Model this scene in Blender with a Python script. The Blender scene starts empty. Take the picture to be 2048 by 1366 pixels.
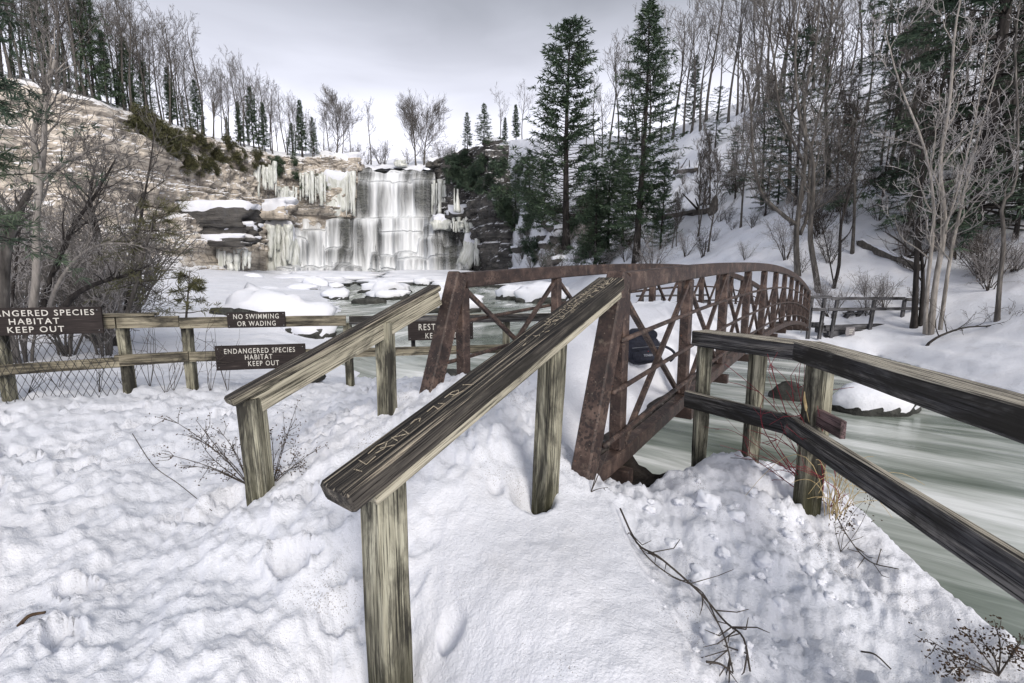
import bpy, math, random
import numpy as np
from mathutils import Matrix, Vector

# ------------------------------------------------------------------ camera, sky, sun, exposure
scene = bpy.context.scene
col = scene.collection
PITCH = math.atan(138 / 950.0)
CAM = np.array([0.0, 0.0, 1.6])
FPX = 950.0                                    # focal length in pixels of the 2048 px wide photograph
cam_d = bpy.data.cameras.new('camera')
cam_d.sensor_width = 36.0
cam_d.lens = 36.0 * FPX / 2048.0
cam_d.clip_start = 0.05
cam_d.clip_end = 3000
cam = bpy.data.objects.new('camera', cam_d)
cam.location = CAM
cam.rotation_euler = (math.radians(90) - PITCH, 0, 0)
col.objects.link(cam)
scene.camera = cam

SUN_EL, SUN_AZ = math.radians(32), math.radians(156)     # azimuth measured from +Y (view direction) to the right
world = bpy.data.worlds.new('World')
scene.world = world
world.use_nodes = True
wn = world.node_tree
wn.nodes.clear()
def WN(t, **kw):
    n = wn.nodes.new(t)
    for k, v in kw.items():
        setattr(n, k, v)
    return n
w_out = WN('ShaderNodeOutputWorld')
w_bg = WN('ShaderNodeBackground')
sky = WN('ShaderNodeTexSky', sky_type='NISHITA', sun_disc=False)
sky.sun_elevation = SUN_EL
sky.sun_rotation = SUN_AZ
sky.dust_density = 4.0
sky_s = WN('ShaderNodeVectorMath', operation='SCALE')
sky_s.inputs['Scale'].default_value = 0.10
wn.links.new(sky.outputs[0], sky_s.inputs[0])
tc = WN('ShaderNodeTexCoord')
sep = WN('ShaderNodeSeparateXYZ')
wn.links.new(tc.outputs['Generated'], sep.inputs[0])
ramp = WN('ShaderNodeValToRGB')
cr = ramp.color_ramp
cr.elements[0].position = 0.0
cr.elements[0].color = (1.10, 1.08, 1.15, 1)
cr.elements[1].position = 1.0
cr.elements[1].color = (0.36, 0.375, 0.41, 1)
e = cr.elements.new(0.20); e.color = (0.93, 0.92, 1.02, 1)
e = cr.elements.new(0.32); e.color = (0.66, 0.665, 0.745, 1)
e = cr.elements.new(0.48); e.color = (0.25, 0.26, 0.29, 1)
wn.links.new(sep.outputs['Z'], ramp.inputs[0])
mp = WN('ShaderNodeMapping')
mp.inputs['Scale'].default_value = (1.2, 1.2, 5.0)
nz = WN('ShaderNodeTexNoise')
nz.inputs['Scale'].default_value = 2.2
nz.inputs['Detail'].default_value = 5
nz.inputs['Roughness'].default_value = 0.45
nz.inputs['Distortion'].default_value = 0.6
wn.links.new(tc.outputs['Generated'], mp.inputs[0])
wn.links.new(mp.outputs[0], nz.inputs['Vector'])
mr = WN('ShaderNodeMapRange')
mr.inputs['From Min'].default_value = 0.3
mr.inputs['From Max'].default_value = 0.7
mr.inputs['To Min'].default_value = 0.86
mr.inputs['To Max'].default_value = 1.12
wn.links.new(nz.outputs['Fac'], mr.inputs[0])
cl = WN('ShaderNodeVectorMath', operation='SCALE')
wn.links.new(ramp.outputs[0], cl.inputs[0])
wn.links.new(mr.outputs[0], cl.inputs['Scale'])
mixw = WN('ShaderNodeMix', data_type='RGBA')
mixw.inputs['Factor'].default_value = 0.90
wn.links.new(sky_s.outputs[0], mixw.inputs[6])
wn.links.new(cl.outputs[0], mixw.inputs[7])
wn.links.new(mixw.outputs[2], w_bg.inputs[0])
w_bg.inputs[1].default_value = 1.0
wn.links.new(w_bg.outputs[0], w_out.inputs[0])

sun_d = bpy.data.lights.new('sun', 'SUN')
sun_d.energy = 1.7
sun_d.angle = math.radians(22)
sun_d.color = (1.0, 0.93, 0.84)
sun = bpy.data.objects.new('sun', sun_d)
sdir = Vector((math.cos(SUN_EL) * math.sin(SUN_AZ), math.cos(SUN_EL) * math.cos(SUN_AZ), math.sin(SUN_EL)))
sun.rotation_euler = sdir.to_track_quat('Z', 'Y').to_euler()
sun.location = (40, 20, 60)
col.objects.link(sun)

vs = scene.view_settings
vs.view_transform = 'Standard'
vs.look = 'None'
vs.gamma = 1.0
vs.exposure = 0.68
vs.use_curve_mapping = False
scene.render.engine = 'CYCLES'
cy = scene.cycles
cy.use_denoising = True
cy.max_bounces = 6
cy.diffuse_bounces = 3
cy.glossy_bounces = 2
cy.transmission_bounces = 3
cy.transparent_max_bounces = 16
cy.use_adaptive_sampling = True
cy.adaptive_threshold = 0.02

# ------------------------------------------------------------------ helpers
rng = np.random.default_rng(7)
random.seed(7)
CP, SP = math.cos(PITCH), math.sin(PITCH)

def ray(px, py):
    u, v = (px - 1024) / FPX, (683 - py) / FPX
    return np.array([u, CP + v * SP, -SP + v * CP])

def at(px, py, Y):                              # the point at world depth Y seen at a pixel of the photograph
    d = ray(px, py)
    return CAM + d * (Y / d[1])

def hash3(ix, iy, iz, seed=0):
    ix = ix.astype(np.int64); iy = iy.astype(np.int64); iz = iz.astype(np.int64)
    h = (ix * 374761393 + iy * 668265263 + iz * 2147483647 + seed * 974634777) & 0xFFFFFFFF
    h = ((h ^ (h >> 13)) * 1274126177) & 0xFFFFFFFF
    h = ((h ^ (h >> 15)) * 2246822519) & 0xFFFFFFFF
    h = h ^ (h >> 16)
    return (h & 0xFFFFFF) / float(0xFFFFFF)

def vnoise(x, y, z=0.0, seed=0):
    x = np.asarray(x, float); y = np.asarray(y, float); z = np.asarray(z, float) + np.zeros_like(x)
    fx, fy, fz = np.floor(x), np.floor(y), np.floor(z)
    tx, ty, tz = x - fx, y - fy, z - fz
    tx = tx * tx * (3 - 2 * tx); ty = ty * ty * (3 - 2 * ty); tz = tz * tz * (3 - 2 * tz)
    r = 0
    for dx in (0, 1):
        wx = tx if dx else 1 - tx
        for dy in (0, 1):
            wy = ty if dy else 1 - ty
            for dz in (0, 1):
                wz = tz if dz else 1 - tz
                r = r + wx * wy * wz * hash3(fx + dx, fy + dy, fz + dz, seed)
    return r * 2 - 1

def vnoise2(x, y, seed=0):
    fx, fy = np.floor(x), np.floor(y)
    tx, ty = x - fx, y - fy
    tx = tx * tx * (3 - 2 * tx); ty = ty * ty * (3 - 2 * ty)
    z = np.zeros_like(fx)
    a = hash3(fx, fy, z, seed); b = hash3(fx + 1, fy, z, seed)
    c = hash3(fx, fy + 1, z, seed); d = hash3(fx + 1, fy + 1, z, seed)
    return ((a * (1 - tx) + b * tx) * (1 - ty) + (c * (1 - tx) + d * tx) * ty) * 2 - 1

def fbm2(x, y, octv=4, seed=0, gain=0.5):
    s, a, f = 0, 1.0, 1.0
    c, sn = math.cos(0.6), math.sin(0.6)
    for o in range(octv):
        s = s + a * vnoise2(x * f, y * f, seed + o * 17)
        x, y = c * x - sn * y + 3.1, sn * x + c * y + 1.7
        a *= gain; f *= 2.0
    return s

def fbm3(x, y, z, octv=3, seed=0, gain=0.5):
    s, a, f = 0, 1.0, 1.0
    for o in range(octv):
        s = s + a * vnoise(x * f + o * 5.3, y * f, z * f, seed + o * 17)
        a *= gain; f *= 2.03
    return s

def worley2(x, y, seed=0):
    fx, fy = np.floor(x), np.floor(y)
    best = np.full_like(x, 9.0)
    z = np.zeros_like(x)
    for dx in (-1, 0, 1):
        for dy in (-1, 0, 1):
            cx = fx + dx; cy_ = fy + dy
            ox = hash3(cx, cy_, z, seed); oy = hash3(cx, cy_, z + 1, seed)
            d = (cx + ox - x) ** 2 + (cy_ + oy - y) ** 2
            best = np.minimum(best, d)
    return np.sqrt(best)

def smooth(a, b, x):
    t = np.clip((x - a) / (b - a), 0, 1)
    return t * t * (3 - 2 * t)

def mk_mesh(name, V, quads=None, tris=None, shade=True):
    V = np.ascontiguousarray(V, dtype=np.float32)
    q = np.zeros((0, 4), np.int32) if quads is None else np.asarray(quads, np.int32).reshape(-1, 4)
    t = np.zeros((0, 3), np.int32) if tris is None else np.asarray(tris, np.int32).reshape(-1, 3)
    me = bpy.data.meshes.new(name)
    me.vertices.add(len(V))
    me.vertices.foreach_set('co', V.ravel())
    loops = np.concatenate([q.ravel(), t.ravel()])
    me.loops.add(len(loops))
    me.loops.foreach_set('vertex_index', loops)
    n = len(q) + len(t)
    starts = np.concatenate([np.arange(len(q)) * 4, len(q) * 4 + np.arange(len(t)) * 3]).astype(np.int32)
    me.polygons.add(n)
    me.polygons.foreach_set('loop_start', starts)
    try:
        tot = np.concatenate([np.full(len(q), 4), np.full(len(t), 3)]).astype(np.int32)
        me.polygons.foreach_set('loop_total', tot)
    except Exception:
        pass
    me.polygons.foreach_set('use_smooth', np.full(n, bool(shade)))
    me.update(calc_edges=True)
    return me

class MB:                                       # collects shapes that belong to ONE part
    def __init__(self):
        self.V, self.Q, self.T, self.n = [], [], [], 0
    def add(self, V, Q=None, T=None):
        V = np.asarray(V, float).reshape(-1, 3)
        self.V.append(V)
        if Q is not None and len(Q): self.Q.append(np.asarray(Q, np.int64).reshape(-1, 4) + self.n)
        if T is not None and len(T): self.T.append(np.asarray(T, np.int64).reshape(-1, 3) + self.n)
        self.n += len(V)
    def tube(self, pts, rad, sides=6, cap=True):
        V, Q = tube_geo(pts, rad, sides)
        self.add(V, Q)
        if cap:
            n = len(pts)
            b = self.n - n * sides
            for ring in (0, n - 1):
                c = self.n
                self.V.append(np.asarray([pts[ring]], float)); self.n += 1
                i = np.arange(sides)
                a0 = b + ring * sides + i; a1 = b + ring * sides + (i + 1) % sides
                self.T.append(np.stack([np.full(sides, c), a1, a0] if ring == 0 else [np.full(sides, c), a0, a1], 1))
    def box(self, c, s, R=None):
        c = np.asarray(c, float); h = np.asarray(s, float) / 2
        v = np.array([[x, y, z] for x in (-1, 1) for y in (-1, 1) for z in (-1, 1)]) * h
        if R is not None: v = v @ np.asarray(R).T
        self.add(v + c, [[0, 1, 3, 2], [4, 6, 7, 5], [0, 4, 5, 1], [2, 3, 7, 6], [0, 2, 6, 4], [1, 5, 7, 3]])
    def segs(self, P0, P1, R0, R1, sides=3):    # many frusta at once
        P0 = np.asarray(P0, float); P1 = np.asarray(P1, float)
        if not len(P0): return
        R0 = np.asarray(R0, float)[:, None]; R1 = np.asarray(R1, float)[:, None]
        d = P1 - P0
        d /= np.linalg.norm(d, axis=1, keepdims=True) + 1e-9
        ref = np.where(np.abs(d[:, 2:3]) > 0.9, np.array([[1., 0, 0]]), np.array([[0., 0, 1]]))
        a = np.cross(d, ref); a /= np.linalg.norm(a, axis=1, keepdims=True) + 1e-9
        b = np.cross(d, a)
        m = len(P0)
        V = np.zeros((m, 2 * sides, 3))
        for k in range(sides):
            an = 2 * math.pi * k / sides
            o = a * math.cos(an) + b * math.sin(an)
            V[:, k] = P0 + o * R0
            V[:, sides + k] = P1 + o * R1
        base = (np.arange(m) * 2 * sides)[:, None]
        Q = np.concatenate([base + np.array([[k, (k + 1) % sides, sides + (k + 1) % sides, sides + k]]) for k in range(sides)])
        self.add(V.reshape(-1, 3), Q)
    def blades(self, C, D, N, L, W):            # leaf-sized faces: centre, direction, side vector, length, width
        C = np.asarray(C, float); m = len(C)
        if not m: return
        L = np.broadcast_to(np.asarray(L, float), (m,))[:, None] / 2
        W = np.broadcast_to(np.asarray(W, float), (m,))[:, None] / 2
        V = np.stack([C - D * L, C + N * W, C + D * L, C - N * W], 1)
        self.add(V.reshape(-1, 3), (np.arange(m) * 4)[:, None] + np.arange(4)[None])
    def mesh(self, name, shade=False):
        V = np.concatenate(self.V) if self.V else np.zeros((0, 3))
        Q = np.concatenate(self.Q) if self.Q else None
        T = np.concatenate(self.T) if self.T else None
        return mk_mesh(name, V, Q, T, shade)

def tube_geo(pts, rad, sides):
    pts = np.asarray(pts, float); n = len(pts)
    rad = np.broadcast_to(np.asarray(rad, float), (n,))
    t = np.gradient(pts, axis=0)
    t /= np.linalg.norm(t, axis=1, keepdims=True) + 1e-9
    a = np.cross(t[0], [0, 0, 1.0] if abs(t[0][2]) < 0.9 else [1.0, 0, 0]); a /= np.linalg.norm(a)
    V = np.zeros((n, sides, 3))
    an = np.arange(sides) * 2 * math.pi / sides
    for i in range(n):
        a = a - t[i] * (a @ t[i]); a /= np.linalg.norm(a) + 1e-9
        b = np.cross(t[i], a)
        V[i] = pts[i] + rad[i] * (np.cos(an)[:, None] * a + np.sin(an)[:, None] * b)
    i = np.arange(n - 1)[:, None]; k = np.arange(sides)[None]
    k2 = (k + 1) % sides
    Q = np.stack([i * sides + k, i * sides + k2, (i + 1) * sides + k2, (i + 1) * sides + k], -1).reshape(-1, 4)
    return V.reshape(-1, 3), Q

def grid_quads(nu, nv, off=0):
    i = np.arange(nu - 1)[:, None]; j = np.arange(nv - 1)[None]
    return (np.stack([i * nv + j, (i + 1) * nv + j, (i + 1) * nv + j + 1, i * nv + j + 1], -1).reshape(-1, 4)) + off

def obj(name, me, m=None, parent=None, M=None):
    o = bpy.data.objects.new(name, me)
    col.objects.link(o)
    if me is not None and m is not None and not me.materials:
        me.materials.append(m)
    if M is not None:
        o.matrix_basis = M
    if parent is not None:
        o.parent = parent
        P = ROOTM.get(parent.name)
        if P is not None:
            o.matrix_parent_inverse = P.inverted()
        ROOTM[o.name] = o.matrix_basis.copy()
    else:
        ROOTM[o.name] = o.matrix_basis.copy()
    return o
ROOTM = {}

def tag(o, label=None, cat=None, group=None, kind=None):
    if label: o['label'] = label
    if cat: o['category'] = cat
    if group: o['group'] = group
    if kind: o['kind'] = kind
    return o

def thing(name, label, cat, loc=(0, 0, 0), group=None, rotz=0.0, scale=1.0):
    M = Matrix.Translation(Vector(loc)) @ Matrix.Rotation(rotz, 4, 'Z') @ Matrix.Diagonal((scale, scale, scale, 1))
    o = obj(name, None, M=M)
    o.empty_display_size = 0.2
    return tag(o, label, cat, group)

def local_child(name, me, m, parent, M=None):   # mesh given in the parent's own space
    o = bpy.data.objects.new(name, me)
    col.objects.link(o)
    if m is not None and not me.materials: me.materials.append(m)
    o.parent = parent
    if M is not None: o.matrix_basis = M
    ROOTM[o.name] = ROOTM.get(parent.name, Matrix.Identity(4)) @ (M if M is not None else Matrix.Identity(4))
    return o

def catmull(pts, n):
    P = np.asarray(pts, float)
    P = np.vstack([2 * P[0] - P[1], P, 2 * P[-1] - P[-2]])
    out = []
    seg = len(P) - 3
    for tt in np.linspace(0, seg - 1e-6, n):
        i = int(tt); t = tt - i
        a, b, c, d = P[i], P[i + 1], P[i + 2], P[i + 3]
        out.append(0.5 * ((2 * b) + (c - a) * t + (2 * a - 5 * b + 4 * c - d) * t * t + (3 * b - a - 3 * c + d) * t ** 3))
    return np.array(out)

# ------------------------------------------------------------------ materials
def new_mat(name, rough=0.8, color=(0.5, 0.5, 0.5), spec=0.3):
    m = bpy.data.materials.new(name)
    m.use_nodes = True
    nt = m.node_tree
    b = nt.nodes['Principled BSDF']
    b.inputs['Roughness'].default_value = rough
    b.inputs['Base Color'].default_value = (*color, 1)
    b.inputs['Specular IOR Level'].default_value = spec
    return m, nt, b
def nd(nt, t, props=None, **inp):
    n = nt.nodes.new(t)
    for k, v in (props or {}).items(): setattr(n, k, v)
    for k, v in inp.items():
        k = k.replace('_', ' ')
        if hasattr(v, 'is_output') or isinstance(v, bpy.types.NodeSocket): nt.links.new(v, n.inputs[k])
        else: n.inputs[k].default_value = v
    return n
def coords(nt, kind='Object', scale=(1, 1, 1), rand=0.0):
    t = nd(nt, 'ShaderNodeTexCoord')
    m = nd(nt, 'ShaderNodeMapping', None, Vector=t.outputs[kind], Scale=scale)
    if rand:
        oi = nd(nt, 'ShaderNodeObjectInfo')
        mu = nd(nt, 'ShaderNodeMath', {'operation': 'MULTIPLY'}); nt.links.new(oi.outputs['Random'], mu.inputs[0]); mu.inputs[1].default_value = rand
        cb = nd(nt, 'ShaderNodeCombineXYZ'); nt.links.new(mu.outputs[0], cb.inputs[0]); nt.links.new(mu.outputs[0], cb.inputs[1])
        nt.links.new(cb.outputs[0], m.inputs['Location'])
    return m.outputs[0]
def noise(nt, vec, scale, detail=4, rough=0.55, dist=0.0):
    return nd(nt, 'ShaderNodeTexNoise', None, Vector=vec, Scale=scale, Detail=detail, Roughness=rough, Distortion=dist).outputs['Fac']
def ramp_n(nt, fac, stops):
    r = nd(nt, 'ShaderNodeValToRGB')
    c = r.color_ramp
    while len(c.elements) > 1: c.elements.remove(c.elements[-1])
    for i, (p, cc) in enumerate(stops):
        el = c.elements[0] if i == 0 else c.elements.new(p)
        el.position = p
        el.color = (*cc, 1) if len(cc) == 3 else cc
    nt.links.new(fac, r.inputs[0])
    return r.outputs[0]
def mixc(nt, fac, a, b, mode='MIX'):
    m = nt.nodes.new('ShaderNodeMix'); m.data_type = 'RGBA'; m.blend_type = mode
    for s, v in ((0, fac), (6, a), (7, b)):
        if isinstance(v, bpy.types.NodeSocket): nt.links.new(v, m.inputs[s])
        elif s == 0: m.inputs[0].default_value = v
        else: m.inputs[s].default_value = (*v, 1)
    return m.outputs[2]
def math_n(nt, op, a, b=0.0, clamp=False):
    m = nd(nt, 'ShaderNodeMath', {'operation': op, 'use_clamp': clamp})
    for i, v in enumerate((a, b)):
        if isinstance(v, bpy.types.NodeSocket): nt.links.new(v, m.inputs[i])
        else: m.inputs[i].default_value = v
    return m.outputs[0]
def bump(nt, b, h, strength, dist):
    n = nd(nt, 'ShaderNodeBump', None, Strength=strength, Distance=dist, Height=h)
    nt.links.new(n.outputs[0], b.inputs['Normal'])
G3 = lambda v: (v, v, v)

def mat_snow(name, specks=True, scale=1.0):
    m, nt, b = new_mat(name, 0.75, (0.8, 0.82, 0.87), 0.25)
    v = coords(nt, 'Object')
    big = noise(nt, v, 0.7 * scale, 4)
    c = ramp_n(nt, big, [(0.3, (0.68, 0.71, 0.785)), (0.7, (0.78, 0.795, 0.855))])
    if specks:
        fine = nd(nt, 'ShaderNodeTexVoronoi', {'feature': 'F1'}, Vector=v, Scale=95.0).outputs['Distance']
        rr = noise(nt, v, 37.0, 2)
        thr = math_n(nt, 'MULTIPLY', math_n(nt, 'SUBTRACT', noise(nt, v, 1.7, 3), 0.46, True), 1.1)
        thr2 = math_n(nt, 'MULTIPLY', thr, rr)
        sp = math_n(nt, 'LESS_THAN', fine, math_n(nt, 'MULTIPLY', thr2, 2.6))
        c = mixc(nt, math_n(nt, 'MULTIPLY', sp, 0.6), c, (0.2, 0.18, 0.17))
        dirt = ramp_n(nt, noise(nt, v, 2.3, 6, 0.7), [(0.52, (0, 0, 0)), (0.75, (0.35, 0.35, 0.35))])
        c = mixc(nt, dirt, c, (0.52, 0.52, 0.54))
    nt.links.new(c, b.inputs['Base Color'])
    h = math_n(nt, 'ADD', noise(nt, v, 9 * scale, 6, 0.7), math_n(nt, 'MULTIPLY', noise(nt, v, 70 * scale, 4, 0.7), 0.5))
    bump(nt, b, h, 0.7, 0.028 / scale)
    return m
M_SNOW = mat_snow('snow')
M_SNOW_CLEAN = mat_snow('snow_clean', False, 1.0)
def _lump():
    m, nt, b = new_mat('loose_snow', 0.75, (0.75, 0.77, 0.83), 0.25)
    v = coords(nt, 'Object', (1, 1, 1), 20)
    n = noise(nt, v, 2.5, 5)
    nt.links.new(ramp_n(nt, n, [(0.3, (0.69, 0.72, 0.79)), (0.7, (0.79, 0.805, 0.86))]), b.inputs['Base Color'])
    bump(nt, b, noise(nt, v, 5, 5, 0.65), 0.4, 0.006)
    return m
M_SNOW_LUMP = _lump()

def snow_mask(nt, lo, hi, nscale):              # snow that lies on the upward-facing ledges
    g = nd(nt, 'ShaderNodeNewGeometry')
    s = nd(nt, 'ShaderNodeSeparateXYZ'); nt.links.new(g.outputs['Normal'], s.inputs[0])
    v = coords(nt, 'Object')
    z = math_n(nt, 'ADD', s.outputs['Z'], math_n(nt, 'MULTIPLY', math_n(nt, 'SUBTRACT', noise(nt, v, nscale, 5), 0.5), 0.7))
    r = nd(nt, 'ShaderNodeMapRange', None); nt.links.new(z, r.inputs[0])
    r.inputs[1].default_value = lo; r.inputs[2].default_value = hi
    return r.outputs[0]

def mat_rock(name, stops, scale=1.0, snow=True, strata=True, lo=0.45, hi=0.6, streaks=True):
    m, nt, b = new_mat(name, 0.85, G3(0.3), 0.2)
    v = coords(nt, 'Object')
    vs_ = coords(nt, 'Object', (0.25, 0.25, 2.2))
    n1 = noise(nt, vs_ if strata else v, 0.45 * scale, 7, 0.65, 0.5)
    c = ramp_n(nt, n1, stops)
    if streaks:
        vv = coords(nt, 'Object', (1.6, 1.6, 0.07))
        st = ramp_n(nt, noise(nt, vv, 0.5 * scale, 5, 0.6), [(0.52, (0, 0, 0)), (0.68, (0.75, 0.75, 0.75))])
        c = mixc(nt, st, c, (0.10, 0.10, 0.105))
    cr_ = ramp_n(nt, noise(nt, vs_, 1.6 * scale, 6, 0.7), [(0.34, (0.18, 0.18, 0.18)), (0.44, (1, 1, 1))])
    c = mixc(nt, 0.8, c, cr_, 'MULTIPLY')
    if streaks:
        pt = ramp_n(nt, noise(nt, v, 0.085 * scale, 4, 0.6), [(0.36, (0.45, 0.45, 0.47)), (0.50, (1, 1, 1))])
        c = mixc(nt, 0.9, c, pt, 'MULTIPLY')
    if snow:
        c = mixc(nt, snow_mask(nt, lo, hi, 0.8 * scale), c, (0.80, 0.81, 0.85))
    nt.links.new(c, b.inputs['Base Color'])
    h = math_n(nt, 'ADD', noise(nt, vs_, 1.3 * scale, 8, 0.7), noise(nt, v, 3 * scale, 6, 0.6))
    bump(nt, b, h, 0.8, 0.35 / scale)
    return m
M_CLIFF = mat_rock('cliff_limestone', [(0.28, (0.10, 0.094, 0.086)), (0.40, (0.34, 0.305, 0.265)), (0.52, (0.58, 0.52, 0.445)), (0.68, (0.76, 0.71, 0.64))], 1.0, lo=0.56, hi=0.74)
M_DARKROCK = mat_rock('dark_rock', [(0.3, (0.03, 0.03, 0.03)), (0.55, (0.11, 0.105, 0.10)), (0.75, (0.24, 0.22, 0.20))], 1.0, lo=0.58, hi=0.78)
M_FALLROCK = mat_rock('wet_ledge_rock', [(0.3, (0.04, 0.045, 0.04)), (0.6, (0.13, 0.135, 0.125)), (0.8, (0.22, 0.22, 0.2))], 0.8, snow=False)
M_BOULDER = mat_rock('river_boulder_rock', [(0.3, (0.02, 0.021, 0.02)), (0.55, (0.06, 0.062, 0.058)), (0.8, (0.15, 0.15, 0.145))], 4.0, snow=False, strata=False, streaks=False)
M_STONE = mat_rock('mossy_stone', [(0.3, (0.05, 0.045, 0.03)), (0.55, (0.16, 0.14, 0.09)), (0.8, (0.30, 0.27, 0.2))], 9.0, snow=False, strata=False, streaks=False)

def mat_wood(name, light, mid, dark, darkamt, top=None, moss=False, tp=(0.38, 0.50, 0.60)):
    m, nt, b = new_mat(name, 0.85, G3(0.3), 0.15)
    v = coords(nt, 'Object', (1.3, 22, 22), 40)
    v2 = coords(nt, 'Object', (2.0, 120, 120), 40)
    v3 = coords(nt, 'Object', (1.6, 5, 5), 25)
    g1 = noise(nt, v, 1.0, 6, 0.62, 0.5)
    c = ramp_n(nt, g1, [(0.30, dark), (0.47, mid), (0.68, light)])
    g2 = noise(nt, v2, 1.0, 5, 0.7, 0.25)
    cr_ = ramp_n(nt, g2, [(0.40, (0.03, 0.03, 0.03)), (0.50, (1, 1, 1))])
    c = mixc(nt, 0.9, c, cr_, 'MULTIPLY')
    st = noise(nt, v3, 1.0, 5, 0.7, 0.4)
    dk = ramp_n(nt, st, [(0.62 - darkamt * 0.3, (0, 0, 0)), (0.74 - darkamt * 0.22, (0.92, 0.92, 0.92))])
    c = mixc(nt, dk, c, (0.022, 0.021, 0.019))
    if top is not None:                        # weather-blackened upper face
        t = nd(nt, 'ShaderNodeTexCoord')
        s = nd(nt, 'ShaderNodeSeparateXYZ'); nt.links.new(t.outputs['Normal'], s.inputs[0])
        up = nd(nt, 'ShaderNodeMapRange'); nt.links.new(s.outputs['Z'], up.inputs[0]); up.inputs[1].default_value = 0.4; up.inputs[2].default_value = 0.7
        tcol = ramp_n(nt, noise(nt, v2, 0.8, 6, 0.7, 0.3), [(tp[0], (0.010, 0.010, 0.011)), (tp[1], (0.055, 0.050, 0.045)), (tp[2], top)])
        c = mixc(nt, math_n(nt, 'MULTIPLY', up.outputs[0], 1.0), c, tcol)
    if moss:
        t = nd(nt, 'ShaderNodeTexCoord')
        s = nd(nt, 'ShaderNodeSeparateXYZ'); nt.links.new(t.outputs['Object'], s.inputs[0])
        q = nd(nt, 'ShaderNodeMapRange'); q.inputs[1].default_value = 0.75; q.inputs[2].default_value = 0.35; q.inputs[3].default_value = 0; q.inputs[4].default_value = 0.85
        nt.links.new(math_n(nt, 'ADD', s.outputs['X'], math_n(nt, 'MULTIPLY', g1, 0.35)), q.inputs[0])
        c = mixc(nt, q.outputs[0], c, (0.035, 0.035, 0.015))
    nt.links.new(c, b.inputs['Base Color'])
    bump(nt, b, math_n(nt, 'ADD', g1, math_n(nt, 'MULTIPLY', g2, 0.7)), 0.9, 0.006)
    return m
M_POST = mat_wood('weathered_post_wood', (0.44, 0.43, 0.34), (0.24, 0.23, 0.175), (0.05, 0.05, 0.038), 0.62, moss=True)
M_RAIL = mat_wood('weathered_rail_wood', (0.40, 0.37, 0.29), (0.22, 0.205, 0.16), (0.045, 0.04, 0.035), 0.5, top=(0.36, 0.32, 0.26), tp=(0.42, 0.54, 0.66))
M_RAILDARK = mat_wood('blackened_rail_wood', (0.22, 0.21, 0.20), (0.07, 0.07, 0.075), (0.02, 0.02, 0.022), 0.62, top=(0.46, 0.43, 0.36), tp=(0.34, 0.44, 0.56))
M_RAILBLACK = mat_wood('charred_looking_rail_wood', (0.20, 0.18, 0.15), (0.06, 0.055, 0.05), (0.016, 0.016, 0.016), 0.6, top=(0.42, 0.37, 0.29), tp=(0.44, 0.55, 0.66))
M_LIGHTWOOD = mat_wood('pale_sub_rail_wood', (0.48, 0.45, 0.36), (0.35, 0.33, 0.26), (0.15, 0.14, 0.11), 0.2)
M_FENCE = mat_wood('fence_rail_wood', (0.36, 0.33, 0.25), (0.20, 0.18, 0.135), (0.05, 0.045, 0.04), 0.5)
M_REDPLANK = mat_wood('reddish_plank_wood', (0.20, 0.14, 0.14), (0.12, 0.085, 0.09), (0.04, 0.03, 0.03), 0.3)
M_TIMBER = mat_wood('old_timber', (0.20, 0.20, 0.21), (0.09, 0.09, 0.10), (0.03, 0.03, 0.035), 0.5)
M_ENDGRAIN = mat_wood('bright_carved_wood', (0.50, 0.45, 0.35), (0.40, 0.35, 0.27), (0.28, 0.24, 0.18), 0.1)

def mat_rust():
    m, nt, b = new_mat('weathering_steel', 0.62, G3(0.1), 0.4)
    v = coords(nt, 'Object', (1, 1, 1))
    vz = coords(nt, 'Object', (6, 6, 1.2))
    n1 = noise(nt, v, 6, 8, 0.7)
    c = ramp_n(nt, n1, [(0.32, (0.011, 0.008, 0.008)), (0.5, (0.044, 0.028, 0.024)), (0.68, (0.125, 0.086, 0.070))])
    pit = nd(nt, 'ShaderNodeTexVoronoi', {'feature': 'F1'}, Vector=v, Scale=44.0).outputs['Distance']
    pm = math_n(nt, 'MULTIPLY', math_n(nt, 'LESS_THAN', pit, math_n(nt, 'MULTIPLY', noise(nt, v, 5, 3), 0.75)), 0.8)
    pm2 = math_n(nt, 'MULTIPLY', pm, ramp_n(nt, noise(nt, v, 2.3, 3), [(0.38, G3(0)), (0.55, G3(1))]))
    c = mixc(nt, pm2, c, (0.014, 0.010, 0.010))
    spots = math_n(nt, 'MULTIPLY', math_n(nt, 'LESS_THAN', nd(nt, 'ShaderNodeTexVoronoi', None, Vector=v, Scale=26.0).outputs['Distance'], 0.11), 0.4)
    c = mixc(nt, spots, c, (0.33, 0.28, 0.23))
    drip = ramp_n(nt, noise(nt, vz, 3.0, 5, 0.6), [(0.58, G3(0)), (0.75, G3(0.5))])
    c = mixc(nt, drip, c, (0.20, 0.165, 0.13))
    orange = ramp_n(nt, noise(nt, v, 9, 5, 0.7), [(0.66, G3(0)), (0.75, G3(0.7))])
    c = mixc(nt, orange, c, (0.20, 0.07, 0.028))
    nt.links.new(c, b.inputs['Base Color'])
    bump(nt, b, noise(nt, v, 60, 6, 0.7), 0.35, 0.004)
    return m
M_RUST = mat_rust()

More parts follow.
